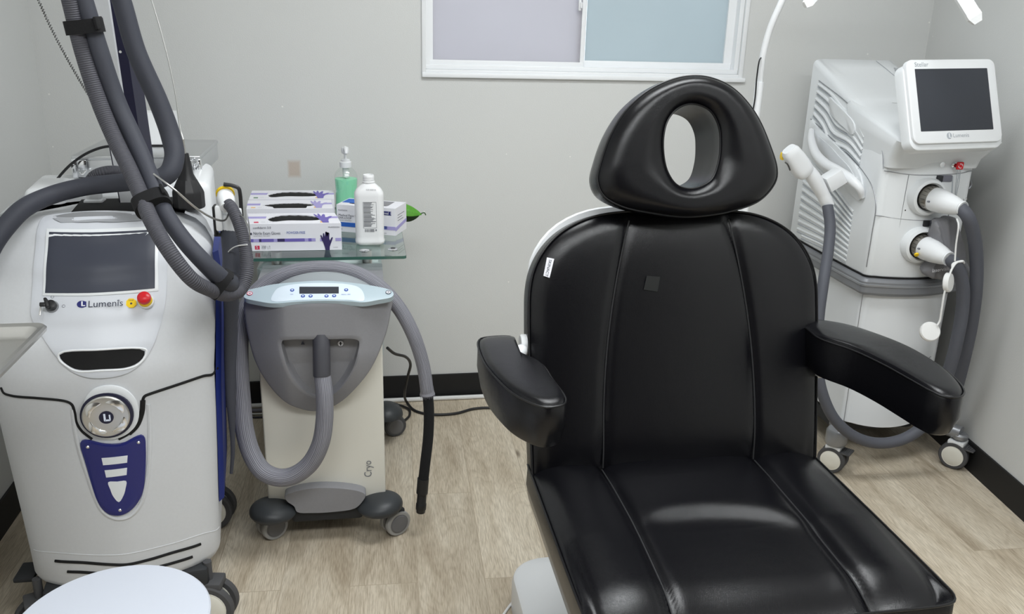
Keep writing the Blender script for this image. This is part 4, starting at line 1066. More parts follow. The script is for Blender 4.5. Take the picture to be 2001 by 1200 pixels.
# ------------------------------------------------------------------ cold air machine (middle)
YC = 2.24
cr_ = thing('cold_air_machine', (-0.13, 2.40, 0), 'slim cream cooling machine with curved grey head, keypad and braided air hose', 'cooling machine')
bx0, bx1 = -0.294, 0.036
b = bmesh.new()
loft(b, [rr2(bx0, bx1, YC, YC+0.30, 0.006, z) for z in (0.118, 0.70)]); mk('cabinet', b, M_warmwhite, cr_)
XCc = -0.121
def FC(x, z):
    a = abs(x-XCc); y = 2.150 + 0.55*max(0.0, math.sqrt((max(0, a-0.085))**2+0.0004)-0.02)
    y += 0.055*max(0.0, (0.60-z)/0.17)**1.6 if z < 0.60 else 0.0
    return min(y, 2.238)
def SC(x, z, off=0.0): return V((x, FC(x, z)-off, z))
def hitC(px, py):
    y = 2.17
    for _ in range(12):
        p = ty(px, py, y); y = FC(p.x, p.z)
    return (p.x, p.z)
outer = smooth2([hitC(*p) for p in [(478, 586), (500, 592), (532, 596), (580, 594), (629, 592), (680, 593), (710, 594), (740, 588), (766, 580), (764, 610), (757, 645), (745, 680), (725, 722), (700, 755), (670, 784), (640, 800), (612, 805), (583, 799), (552, 783), (522, 750), (500, 712), (488, 675), (480, 635)]], 4)
inner = smooth2([hitC(*p) for p in [(550, 667), (562, 664.5), (600, 663.5), (650, 663), (692, 663), (702, 667), (700, 690), (690, 722), (672, 750), (650, 770), (628, 777), (606, 772), (585, 757), (567, 733), (555, 702)]], 4)
hcC = (sum(p[0] for p in inner)/len(inner), sum(p[1] for p in inner)/len(inner)+0.004)
N = 200; po = poly_polar(outer, hcC, N); pi_ = poly_polar(inner, hcC, N)
b = bmesh.new(); rings = [[V((u, 2.26, v)) for u, v in po], [SC(u, v, -0.006) for u, v in grow(po, hcC, 0.0)], [SC(u, v, -0.001) for u, v in grow(po, hcC, -0.002)]]
for k in range(1, 16):
    t = k/16; rings.append([SC(po[j][0]*(1-t)+pi_[j][0]*t, po[j][1]*(1-t)+pi_[j][1]*t, 0) for j in range(N)])
rings.append([SC(u, v, -0.003) for u, v in grow(pi_, hcC, -0.001)])
def rec(u, v, d): 
    p = SC(u, v, 0); return V((u, p.y+d, v))
rings.append([rec(u, v, 0.010+0.03*max(0, min(1, (v-0.49)/0.09))) for u, v in grow(pi_, hcC, -0.004)])
for k in range(1, 8):
    s = 1-k/8; rings.append([rec(hcC[0]+(u-hcC[0])*s, hcC[1]+(v-hcC[1])*s, 0.012+0.03*max(0, min(1, ((hcC[1]+(v-hcC[1])*s)-0.47)/0.09))) for u, v in pi_])
loft(b, rings, False, True)
head = mk('head_shell', b, M_cryohead, cr_, ang=40)
# control panel plate, sloped up towards the back
pf = ty(629, 590, 2.149); pn = V((0, -0.42, 1)).normalized()
def onP(px, py, off=0.0): return onpl(px, py, pf+pn*off, pn)
top_o = [(478, 582), (477, 575), (482, 568), (505, 562), (532, 556), (581, 551), (629, 548.5), (677, 551.5), (726, 558), (758, 565), (767, 570), (769, 576), (764, 581), (740, 586), (710, 591), (680, 589), (629, 588), (580, 590), (534, 593), (500, 588)]
def flat_plate(name, pxs, m, par, th=0.004, off=0.0, sm=True, bevel=0.0):
    P = [onP(x, y, off) for x, y in pxs]
    if sm: P = catmull(P, 4, True)
    c = sum(P, V((0, 0, 0)))/len(P); bm = bmesh.new()
    loft(bm, [[p-pn*th for p in P], [p for p in P], [c+(p-c)*0.985+pn*0.0006 for p in P]]); return mk(name, bm, m, par)
plate = flat_plate('control_panel', top_o, M_cryotop, cr_, 0.014, 0.002)
flat_plate('keypad', [(531, 588), (535, 572), (545, 562), (575, 555.5), (629, 553), (680, 555.5), (700, 561), (710, 572), (710, 588), (680, 586.5), (629, 585.5), (580, 587)], M_cryokey, plate, 0.002, 0.0034)
flat_plate('display', [(585, 560.5), (662, 560.5), (662, 573), (585, 573.5)], M_screen2, plate, 0.002, 0.005, sm=False)
for (x, y) in ((571, 567), (676.5, 566.5), (592, 578.5), (607, 578.5), (638, 578.5), (653, 578)):
    p = onP(x, y, 0.0046); A, Bv = V((1, 0, 0)), pn.cross(V((1, 0, 0)))
    b = bmesh.new(); loft(b, [[p+(A*math.cos(t*math.pi/10)+Bv*math.sin(t*math.pi/10))*r+pn*h for t in range(20)] for r, h in ((0.0052, -0.001), (0.0052, 0.0006))]); bt = mk('button', b, M_blueink, plate)
    b = bmesh.new(); loft(b, [[p+(A*math.cos(t*math.pi/10)+Bv*math.sin(t*math.pi/10))*r+pn*h for t in range(20)] for r, h in ((0.0024, 0.0), (0.0024, 0.0010))]); mk('button_centre', b, M_cryokey, bt)
for (x, y), m_ in (((488, 573.5), M_redprint), ((759, 571), M_ink)):
    p = onP(x, y, 0.004); A, Bv = V((1, 0, 0)), pn.cross(V((1, 0, 0)))
    b = bmesh.new(); tube(b, [p+(A*math.cos(t*math.pi/10)+Bv*math.sin(t*math.pi/10))*0.0066+pn*0.0004 for t in range(20)], 0.0008, seg=6, closed=True, smooth=False)
    mk('port_ring', b, m_, plate)
    b = bmesh.new(); loft(b, [[p+(A*math.cos(t*math.pi/10)+Bv*math.sin(t*math.pi/10))*0.006+pn*h for t in range(20)] for h in (-0.001, 0.0002)]); mk('port_sticker', b, M_card, plate)
    b = bmesh.new(); box(b, p+pn*0.0010, (0.006, 0.0018, 0.0006)); box(b, p+pn*0.0010+V((0.001, 0.001, 0)), (0.0018, 0.005, 0.0006)); mk('port_mark', b, m_, plate)
mk('panel_text', text_bm('MENU / ESC', 0.0045, onP(676, 575.5, 0.0048), V((1, 0, 0)), pn.cross(V((1, 0, 0))), 0.0003, 'CENTER'), M_blueink, plate, smooth=False)
mk('panel_text', text_bm('ON', 0.0045, onP(570, 575.5, 0.0048), V((1, 0, 0)), pn.cross(V((1, 0, 0))), 0.0003, 'CENTER'), M_blueink, plate, smooth=False)
# rounded lid behind the panel
b = bmesh.new(); rings = []
for k in range(9):
    y = 2.224+0.009*k; t = k/8
    x0, x1 = -0.25-0.0*t, 0.01; zt = 0.776+0.013*math.sin(math.pi*min(1, t*1.4)/2)-0.02*max(0, t-0.7)
    rings.append([V((x0+(x1-x0)*j/20, y, 0.70 if False else zt-0.042*(abs(j-10)/10)**2.2)) for j in range(21)]+[V((x1+0.01, y, 0.68)), V((x0-0.01, y, 0.68))])
loft(b, rings); mk('lid', b, M_lid, cr_, ang=50)
b = bmesh.new(); loft(b, [rr2(-0.30, 0.045, 2.20, 2.54, 0.012, z) for z in (0.66, 0.70, 0.735)]); mk('upper_cabinet', b, M_cryohead, cr_)
# icons beside the hose port
for (x, y), k in (((590, 681), 0), ((665, 681), 1)):
    a = hitC(x, y); c = rec(a[0], a[1], 0.0405)+V((0, -0.004, 0)); b = bmesh.new()
    if k: 
        lathe(b, [(0.0072, 0), (0.0072, 0.001)], c, (0, -1, 0), 24); ic = mk('icon_disc', b, M_card, head)
        b = bmesh.new(); box(b, c+V((0, -0.0016, 0)), (0.003, 0.0006, 0.010)); box(b, c+V((0, -0.0016, 0.0005)), (0.008, 0.0006, 0.0016)); mk('icon_figure', b, M_blackvoid, ic)
    else:
        loft(b, [[c+V((0.006*math.cos(math.pi/2+t*2*math.pi/3), -d, 0.006*math.sin(math.pi/2+t*2*math.pi/3))) for t in range(3)] for d in (0, 0.001)]); mk('warning_icon', b, M_ink, head)
# hose port
p = ty(628, 662, 2.165); q = ty(629, 737, 2.130)
b = bmesh.new(); dq = (q-p); L_ = dq.length
lathe(b, [(0.022, -0.01), (0.0225, 0.0), (0.0225, L_*0.96), (0.0205, L_)], p, dq, 28); mk('hose_port', b, M_socket, cr_)
hz = [(630, 733, 2.134), (634, 770, 2.12), (634, 820, 2.115), (626, 868, 2.115), (604, 908, 2.12), (572, 930, 2.125), (542, 933, 2.13), (513, 920, 2.14), (492, 888, 2.16), (478, 840, 2.18), (472, 780, 2.20), (468, 715, 2.22), (469, 655, 2.25), (480, 605, 2.29), (508, 565, 2.32), (555, 538, 2.33), (620, 525, 2.33), (685, 531, 2.32), (738, 558, 2.29), (778, 600, 2.27), (808, 655, 2.25), (827, 715, 2.24), (834, 762, 2.23), (835, 772, 2.23)]
mk('braided_hose', T(px_path(hz), [0.0215, 0.023, 0.024, 0.0245, 0.0245, 0.024, 0.0235, 0.0225, 0.022, 0.021, 0.020, 0.019, 0.0185], seg=24, n=8), M_braid, cr_)
b = bmesh.new(); e0, e1 = ty(834, 755, 2.232), ty(835.5, 775, 2.23)
lathe(b, [(0.0178, 0), (0.019, 0.014), (0.0215, 0.024), (0.018, 0.026)], e0, e1-e0, 26); fz = mk('sleeve_cuff', b, M_braid, cr_)
b = bmesh.new()
for k in range(46):
    a = 2*math.pi*k/46+random.uniform(-.06, .06); r0 = 0.0205; A, Bv, Cx = frame_of(e1-e0); p0 = e0+(e1-e0).normalized()*0.022+(A*math.cos(a)+Bv*math.sin(a))*0.019
    p1 = p0+(A*math.cos(a+random.uniform(-.5, .5))+Bv*math.sin(a))*0.0025+(e1-e0).normalized()*random.uniform(0.006, 0.011)
    tube(b, [p0, p1], 0.0004, seg=4, smooth=False)
mk('frayed_end', b, M_hoselight, fz)
mk('black_inner_hose', T(px_path([(835, 765, 2.23), (838, 800, 2.225), (837, 850, 2.22), (831, 905, 2.21), (827, 940, 2.205)]), 0.0148, seg=20), M_velcro, cr_)
b = bmesh.new(); e0, e1 = ty(827, 935, 2.205), ty(822, 1001, 2.20); D_ = (e1-e0).length
lathe(b, [(0.0165, 0), (0.0165, D_*0.43), (0.0135, D_*0.45), (0.0135, D_*0.72), (0.0150, D_*0.74), (0.0150, D_*0.90), (0.0135, D_*0.92), (0.0125, D_)], e0, e1-e0, 26); mk('nozzle', b, M_black, cr_)
# Cryo lettering
mk('case_lettering', text_bm('Cryo', 0.030, ty(720, 932, YC)+V((0.0, -0.001, 0)), V((0, 0, 1)), V((-1, 0, 0)), 0.0008, squash=0.85), M_greyink, cr_, smooth=False)
# base plate, fenders, casters
bp_ = [(556, 970), (575, 961), (610, 954.5), (645, 953.5), (680, 956), (708, 962), (715, 968), (708, 982), (694, 994), (650, 1001), (610, 1003), (580, 1001), (574, 990), (560, 980)]
P = [ty(x, y, 2.205) for x, y in bp_]; Pc = catmull(P, 4, True); c = sum(Pc, V((0, 0, 0)))/len(Pc)
b = bmesh.new(); loft(b, [[p+V((0, 0.05, 0)) for p in Pc], [p+V((0, 0.004, 0)) for p in Pc], [c+(p-c)*0.985 for p in Pc]]); mk('base_cover', b, M_cryohead, cr_)
for (x, y, dx, xs) in ((533, 1000, -1, 1), (742, 988, 1, 1)):
    c = ty(x, y, 2.205); b = bmesh.new(); rings = []
    for k in range(13):
        t = math.pi*0.5*k/12; zz = math.sin(t); rad_ = math.cos(t)
        rings.append([c+V((dx*0.0012*k+0.066*rad_*math.cos(a*math.pi/16), 0.02+0.062*rad_*math.sin(a*math.pi/16), -0.012+0.036*zz)) for a in range(32)])
    rings.insert(0, [p+V((0, 0, -0.010))-(p-c)*0.10 for p in rings[0]])
    loft(b, rings); mk('fender', b, M_fender, cr_)
pc1, pc2 = tz(530, 1052, 0), tz(770, 1044, 0)
caster(cr_, (pc1.x+0.004, pc1.y+0.012, 0), R=0.039, w=0.017, gap=0.014, rot=-1.0, top=0.10, m_t=M_wheelgrey, m_h=M_wheelhub, m_f=M_darkrubber, brake=False)
caster(cr_, (pc2.x+0.004, pc2.y+0.012, 0), R=0.039, w=0.017, gap=0.014, rot=-1.05, top=0.10, m_t=M_wheelgrey, m_h=M_wheelhub, m_f=M_darkrubber, brake=False)
for x in (-0.10-0.035, ):
    b = bmesh.new(); box(b, (-0.13, 2.52, 0.085), (0.20, 0.60, 0.05), 0.01); mk('base_frame', b, M_darkrubber, cr_)
for (x, y) in ((755, 800), ):
    c = ty(x, y, 2.80); b = bmesh.new(); rings = []
    for k in range(13):
        t = math.pi*0.5*k/12; rings.append([c+V((0.058*math.cos(t)*math.cos(a*math.pi/16), 0.062*math.cos(t)*math.sin(a*math.pi/16), -0.02+0.045*math.sin(t))) for a in range(32)])
    loft(b, rings); mk('fender', b, M_fender, cr_)
p = tz(770, 848, 0); caster(cr_, (p.x, p.y, 0), R=0.040, w=0.017, gap=0.014, rot=-1.35, top=0.10, m_t=M_rubber, m_h=M_wheelhub, m_f=M_darkrubber, brake=False)
p = V((-0.30, 2.86, 0)); caster(cr_, p, R=0.038, w=0.016, gap=0.014, rot=0.2, top=0.10, m_t=M_rubber, m_h=M_wheelhub, m_f=M_darkrubber, brake=False)

# ------------------------------------------------------------------ glass table and what stands on it
ZT = 0.78
tx0, tx1, ty0, ty1 = -0.375, 0.114, 2.452, 3.13
gt = thing('glass_table', ((tx0+tx1)/2, (ty0+ty1)/2, 0), 'small green-edged glass table on chrome posts behind the cooling machine', 'glass table')
b = bmesh.new(); loft(b, [rr2(tx0, tx1, ty0, ty1, 0.012, z) for z in (ZT-0.0085, ZT)]); top_ = mk('glass_top', b, M_glass, gt, smooth=False)
b = bmesh.new(); vs = loft(b, [rr2(tx0-0.0003, tx1+0.0003, ty0-0.0003, ty1+0.0003, 0.012, z) for z in (ZT-0.0087, ZT-0.0002)], False, False); 
mk('glass_edge', b, M_glassedge, top_)
posts = [(-0.262, 2.56), (0.0, 2.56), (-0.262, 3.03), (0.0, 3.03)]
for (x, y) in posts:
    b = bmesh.new(); lathe(b, [(0.0155, 0.0), (0.0155, ZT-0.009)], (x, y, 0), (0, 0, 1), 24); mk('post', b, M_steel, gt)
for (x, y) in ((712, 490), (768, 488)):
    p = tz(x, y, ZT); b = bmesh.new(); lathe(b, [(0.0150, 0), (0.0150, 0.0018), (0.0125, 0.0032), (0.006, 0.0034)], p, (0, 0, 1), 28); mk('post_cap', b, M_chrome, gt)
p = tz(768, 487, ZT); b = bmesh.new(); lathe(b, [(0.0075, 0.0034), (0.0072, 0.0040)], p, (0, 0, 1), 20); mk('cap_hole', b, M_black, gt)
b = bmesh.new(); loft(b, [rr2(-0.325, 0.046, 2.585, 3.05, 0.012, z) for z in (0.42, 0.71)]+[rr2(-0.30, 0.044, 2.60, 3.04, 0.012, 0.735)]); mk('storage_shelf', b, mat('blue_grey_shelf', rgb(168, 176, 178), 0.3, coat=0.4), gt)
# glove boxes
def glove_box(name, x0, x1, y, z1, d, label, torn, front, sizecol, sw):
    t = thing(name, ((x0+x1)/2, y+d/2, ZT), label, 'glove box', 'nitrile glove boxes on the glass table')
    z0 = ZT+0.0008; sh = sw
    def BP(a, c, e): # a across 0..1, c depth 0..1, e height 0..1
        return V((x0+(x1-x0)*a+sh*c, y+d*c, z0+(z1-z0)*e))
    # opening outline in (a,c)
    if torn: op_ = [(0.17, 0.42), (0.23, 0.54), (0.40, 0.66), (0.60, 0.68), (0.74, 0.55), (0.80, 0.42), (0.74, 0.30), (0.70, 0.28), (0.69, 0.06), (0.50, 0.07), (0.31, 0.06), (0.30, 0.22), (0.24, 0.30)]
    else: op_ = [(0.21, 0.42), (0.27, 0.66), (0.40, 0.84), (0.62, 0.82), (0.76, 0.64), (0.82, 0.46), (0.75, 0.30), (0.60, 0.28), (0.42, 0.30), (0.27, 0.20)]
    if not torn: op_ = smooth2(op_, 3)
    cc = (0.5, 0.45); n = 72; pi2 = poly_polar(op_, cc, n); sq = [(0, 0), (1, 0), (1, 1), (0, 1)]
    po2 = poly_polar(sq, cc, n)
    # snap nearest samples to the corners
    for q_ in sq:
        j = min(range(n), key=lambda i: (po2[i][0]-q_[0])**2+(po2[i][1]-q_[1])**2); po2[j] = q_
    bm = bmesh.new()
    rings = [[BP(a, c_, 0) for a, c_ in po2], [BP(a, c_, 1) for a, c_ in po2], [BP(a, c_, 1.0) for a, c_ in pi2], [BP(a, c_, 0.965) for a, c_ in pi2]]
    loft(bm, rings, True, False); bdy = mk('carton', bm, M_card, t, smooth=False)
    bm = bmesh.new(); loft(bm, [[BP(cc[0]+(a-cc[0])*1.06, cc[1]+(c_-cc[1])*1.06, 0.93) for a, c_ in pi2], [BP(a, c_, 0.965+0.015*math.sin(i*2.1)) for i, (a, c_) in enumerate(pi2)], [BP(cc[0]+(a-cc[0])*0.6, cc[1]+(c_-cc[1])*0.6, 1.0) for a, c_ in pi2]])
    gl = mk('gloves', bm, M_blackvoid, t); gl['label'] = 'dark gloves showing in the opening'
    def face(f, U, Vv, n_):
        def g(name, quad, m): 
            bm = bmesh.new(); q_ = [f(*p) for p in quad]; loft(bm, [[p+n_*0.0001 for p in q_], [p+n_*0.0006 for p in q_]]); return mk(name, bm, m, bdy, smooth=False)
        return g
    ft = lambda a, e: BP(a, 0, e); gf = face(ft, None, None, V((0, -1, 0)))
    tpf = lambda a, c_: BP(a, c_, 1); gtp = face(tpf, None, None, V((0, 0, 1)))
    bars = [(0.0, 0.03), (0.03, 0.09), (0.09, 0.115), (0.115, 0.25), (0.25, 0.29), (0.29, 0.37), (0.37, 0.455), (0.455, 0.59), (0.59, 0.63), (0.63, 0.665), (0.665, 0.71), (0.76, 0.83), (0.93, 0.995)]
    mm = [M_violet, M_lilac, M_deepviolet, M_violet, M_lilac, M_deepviolet, M_violet, M_violet, M_lilac, M_violet, M_lilac, M_lilac, M_lilac]
    hand = [(0.815, 0.0), (0.81, 0.10), (0.795, 0.28), (0.775, 0.42), (0.765, 0.56), (0.775, 0.57), (0.79, 0.46), (0.795, 0.62), (0.80, 0.64), (0.808, 0.62), (0.812, 0.50), (0.822, 0.68), (0.83, 0.695), (0.838, 0.68), (0.838, 0.50), (0.852, 0.64), (0.861, 0.65), (0.866, 0.62), (0.862, 0.44), (0.868, 0.36), (0.885, 0.46), (0.897, 0.49), (0.902, 0.46), (0.89, 0.34), (0.875, 0.22), (0.862, 0.10), (0.862, 0.0)]
    if front:
        for (a, b2), m_ in zip(bars, mm): gf('colour_bar', [(a, 0.335), (b2, 0.335), (b2, 0.45), (a, 0.45)], m_)
        gf('size_square', [(0.04, 0.06), (0.092, 0.06), (0.092, 0.20), (0.04, 0.20)], sizecol)
        X, Z = V((1, 0, 0)), V((0, 0, 1)); W = x1-x0
        def tf(s, a, e, size, m_, al='LEFT', sq_=1): mk('printed_text', text_bm(s, size, ft(a, e)+V((0, -0.0008, 0)), X, Z, 0.0003, al, sq_), m_, bdy, smooth=False)
        tf('S', 0.053, 0.135, 0.0115, M_card); tf('250', 0.112, 0.155, 0.0090, M_ink); tf('GLOVES', 0.112, 0.09, 0.0035, M_greyink); tf('|', 0.175, 0.13, 0.011, M_greyink); tf('S', 0.195, 0.16, 0.0075, M_ink); tf('size', 0.19, 0.09, 0.0035, M_greyink)
        tf('Nitrile Exam Gloves', 0.033, 0.655, 0.0125, M_ink, sq_=0.74); tf('POWDER-FREE', 0.395, 0.665, 0.0105, M_blueink, sq_=0.76)
        tf('NONSTERILE | TEXTURED', 0.033, 0.555, 0.0040, M_greyink); tf('confiderm 3.0', 0.033, 0.86, 0.0090, M_ink); tf('McKESSON', 0.855, 0.855, 0.0058, M_ink, sq_=1.15); tf('14-6N22', 0.90, 0.10, 0.0040, M_greyink)
        bm = bmesh.new(); q_ = [ft(a, e) for a, e in hand]; c0_ = ft(0.83, 0.3)
        vv = [bm.verts.new(p+V((0, -0.0012, 0))) for p in q_]; bm.faces.new(vv); bmesh.ops.triangulate(bm, faces=bm.faces[:]); ext = bmesh.ops.extrude_face_region(bm, geom=bm.faces[:])
        for v in [g_ for g_ in ext['geom'] if isinstance(g_, bmesh.types.BMVert)]: v.co.y += 0.001
        mk('glove_picture', bm, M_deepviolet, bdy, smooth=False)
        gf('edge_mark', [(-0.0, 0.60), (0.018, 0.60), (0.018, 0.68), (-0.0, 0.68)], M_ink)
    else:
        tf2 = text_bm('confiderm 3.5C' if torn else 'confiderm', 0.0100, ft(0.04, 0.78)+V((0, -0.0008, 0)), V((1, 0, 0)), V((0, 0, 1)), 0.0003); mk('printed_text', tf2, M_ink, bdy, smooth=False)
    # print on the top flap
    gtp('colour_bar', [(0.0, 0.50), (0.19, 0.50), (0.205, 0.68), (0.0, 0.68)] if not torn else [(0.0, 0.40), (0.15, 0.40), (0.155, 0.60), (0.0, 0.60)], M_lilac)
    gtp('colour_bar', [(0.90, 0.48), (1.0, 0.48), (1.0, 0.64), (0.90, 0.64)], M_lilac)
    gtp('size_square', [(0.05, 0.10), (0.10, 0.10), (0.10, 0.20), (0.05, 0.20)], sizecol)
    mk('printed_text', text_bm('250  |  S  |', 0.0085, tpf(0.125, 0.15)+V((0, 0, 0.0006)), V((1, 0, 0)), V((0, 1, 0)), 0.0003), M_lightink, bdy, smooth=False)
    hand2 = [(0.80, 0.06), (0.795, 0.22), (0.775, 0.44), (0.755, 0.66), (0.745, 0.85), (0.755, 0.88), (0.785, 0.68), (0.79, 0.88), (0.80, 0.91), (0.81, 0.86), (0.82, 0.64), (0.845, 0.82), (0.86, 0.86), (0.872, 0.80), (0.86, 0.56), (0.88, 0.56), (0.92, 0.66), (0.945, 0.66), (0.925, 0.52), (0.89, 0.40), (0.875, 0.24), (0.87, 0.06)]
    bm = bmesh.new(); vv = [bm.verts.new(tpf(a, c_)+V((0, 0, 0.0009))) for a, c_ in hand2]; bm.faces.new(vv); bmesh.ops.triangulate(bm, faces=bm.faces[:]); mk('glove_picture', bm, M_violet if not torn else M_lilac, bdy, smooth=False)
    gtp('skin_print', [(0.775, 0.07), (0.80, 0.07), (0.795, 0.20), (0.78, 0.18)], M_orangeprint)
    return t
glove_box('glove_box', -0.329, -0.071, 2.530, 0.861, 0.140, 'nearest glove box, with its printed front face and glove picture in full view', False, True, M_redprint, -0.022)
glove_box('glove_box', -0.362, -0.100, 2.735, 0.861, 0.130, 'middle glove box with torn ragged opening, behind the nearest glove box', True, False, M_orangeprint, -0.010)
glove_box('glove_box', -0.372, -0.100, 2.885, 0.861, 0.145, 'rearmost glove box, closest to the wall, only its top in view', False, False, M_greenprint, -0.006)
# face mask box, turned a little
mA = V((-0.090, 2.762, 0)); mB = V((0.092, 2.690, 0)); mu = (mB-mA).normalized(); mv = V((-mu.y, mu.x, 0)); Wm = (mB-mA).length; Hm = 0.087; Dm = 0.105
mb = thing('face_mask_box', tuple((mA+mB)/2+mv*0.05+V((0, 0, ZT))), 'white and blue face mask box standing behind the white bottle', 'mask box')
def MP(a, c_, e): return mA+mu*(Wm*a)+mv*(Dm*c_)+V((0, 0, ZT+0.0008+Hm*e))
b = bmesh.new()
loft(b, [[MP(0, 0, 0), MP(1, 0, 0), MP(1, 1, 0), MP(0, 1, 0)], [MP(0, 0, 1), MP(1, 0, 1), MP(1, 1, 1), MP(0, 1, 1)], [MP(.15, .25, 1), MP(.80, .25, 1), MP(.80, .85, 1), MP(.15, .85, 1)], [MP(.15, .25, .9), MP(.80, .25, .9), MP(.80, .85, .9), MP(.15, .85, .9)]])
mbx = mk('carton', b, M_card, mb, smooth=False)
def mface(name, q_, m_, side=0):
    P = [MP(a, 0, e) for a, e in q_] if side == 0 else ([MP(1, a, e) for a, e in q_] if side == 1 else [MP(a, e, 1) for a, e in q_])
    n_ = -mv if side == 0 else (mu if side == 1 else V((0, 0, 1)))
    b = bmesh.new(); loft(b, [[p+n_*0.0001 for p in P], [p+n_*0.0006 for p in P]]); mk(name, b, m_, mbx, smooth=False)
mface('blue_band', [(0, .20), (.42, .20), (.42, .36), (0, .36)], M_blueprint)
mface('blue_band', [(.66, .20), (1.0, .20), (1.0, .33), (.66, .33)], M_lilac); mface('blue_band', [(.74, .22), (.86, .22), (.86, .33), (.74, .33)], M_blueprint)
mface('level_label', [(.66, .74), (.93, .74), (.93, .88), (.66, .88)], M_navy)
mface('blue_band', [(0, .16), (1, .30), (1, .42), (0, .30)], M_lilac, 1)
mface('side_print', [(.2, .5), (.7, .5), (.7, .52), (.2, .52)], M_greyink, 1); mface('side_print', [(.2, .6), (.6, .6), (.6, .62), (.2, .62)], M_greyink, 1); mface('side_print', [(.2, .7), (.8, .7), (.8, .72), (.2, .72)], M_greyink, 1)
mface('top_print', [(.02, .35), (.40, .35), (.40, .9), (.02, .9)], M_blueprint, 2); mface('top_window', [(.42, .3), (.82, .3), (.82, .9), (.42, .9)], M_cryohead, 2)
for s, a, e, z_, m_ in (('McKESSON', .03, .80, .0062, M_ink), ('Medical Face Mask', .03, .62, .0100, M_ink), ('EAR-LOOP', .03, .52, .0092, M_ink), ('PLEATED, NONSTERILE', .04, .43, .0040, M_greyink), ('50', .06, .10, .0060, M_greyink)):
    mk('printed_text', text_bm(s, z_, MP(a, 0, e)-mv*0.0008, mu, V((0, 0, 1)), 0.0003), m_, mbx, smooth=False)
mk('printed_text', text_bm('Level 1', 0.0125, MP(.94, 0, .81)-mv*0.0010, mu, V((0, 0, 1)), 0.0003, 'RIGHT'), M_card, mbx, smooth=False)
mk('printed_text', text_bm('91-1400', 0.0040, MP(.78, 0, .07)-mv*0.0010, mu, V((0, 0, 1)), 0.0003), M_greyink, mbx, smooth=False)
mk('mask_loop_picture', T([MP(.70, 0, .34)-mv*0.001, MP(.72, 0, .50)-mv*0.001, MP(.76, 0, .58)-mv*0.001, MP(.79, 0, .50)-mv*0.001, MP(.79, 0, .35)-mv*0.001], 0.0008, seg=6), M_greyink, mbx)
# rubbing alcohol bottle
bc_ = tz(723, 481, ZT)+V((0, 0.026, 0)); bc_.x = 0.0115
al = thing('white_bottle', bc_, 'translucent white bottle with small printed label and no cap, in front of the mask box', 'bottle')
b = bmesh.new(); rings = []
for hx_, hy_, r_, z in ((0.034, 0.020, 0.015, 0.001), (0.0425, 0.026, 0.018, 0.006), (0.0438, 0.027, 0.018, 0.014), (0.0420, 0.0255, 0.018, 0.020), (0.0425, 0.026, 0.018, 0.03), (0.0432, 0.0262, 0.018, 0.150), (0.0428, 0.026, 0.018, 0.158), (0.036, 0.023, 0.017, 0.170), (0.024, 0.019, 0.016, 0.181), (0.0165, 0.0165, 0.0163, 0.188), (0.0155, 0.0155, 0.0153, 0.190)):
    rings.append([V((0, 0, 0))+p+V((bc_.x, bc_.y, ZT)) for p in rr(0, 0, hx_, hy_, r_, z)])
loft(b, rings); bbo = mk('bottle_body', b, M_milky, al, ang=60)
b = bmesh.new(); lathe(b, [(0.0155, 0.188), (0.0185, 0.1885), (0.0185, 0.192), (0.0160, 0.1925), (0.0162, 0.196), (0.0170, 0.197), (0.0162, 0.200), (0.0168, 0.202), (0.0160, 0.210), (0.0148, 0.2115), (0.0135, 0.210), (0.0130, 0.195)], bc_, (0, 0, 1), 32, cap1=True); mk('bottle_neck', b, M_milky, al)
lb0 = V((bc_.x-0.0185, bc_.y-0.0266, ZT+0.056)); lw, lh_ = 0.039, 0.078
def LP(a, e, o=0.0): return lb0+V((lw*a, -o, lh_*e))
b = bmesh.new()
tube(b, [LP(0, 0), LP(1, 0)], 0.0004, seg=4, smooth=False); tube(b, [LP(1, 0), LP(1, 1)], 0.0004, seg=4, smooth=False); tube(b, [LP(1, 1), LP(0, 1)], 0.0004, seg=4, smooth=False); tube(b, [LP(0, 1), LP(0, 0)], 0.0004, seg=4, smooth=False)
random.seed(7)
for k in range(26):
    e = 0.97-k*0.036; a1_ = random.uniform(0.55, 0.96)
    box(b, (LP(0.04, e)+LP(a1_, e))/2, (lw*(a1_-0.04), 0.0004, 0.0013 if k % 5 else 0.0020))
mk('label_print', b, M_greyink, bbo, smooth=False)
b = bmesh.new()
for k in range(16):
    box(b, LP(0.12+0.045*k, -0.10), (random.choice((0.0006, 0.0012)), 0.0004, 0.009))
box(b, LP(0.95, -0.09), (0.004, 0.0004, 0.005)); mk('barcode', b, M_greyink, bbo, smooth=False)
mk('stamped_text', text_bm('EXP 0624 AL', 0.0055, V((bc_.x-0.008, bc_.y-0.0235, ZT+0.170)), V((1, 0, 0)), V((0, 0.5, 1)), 0.0012), M_greyink, bbo, smooth=False)
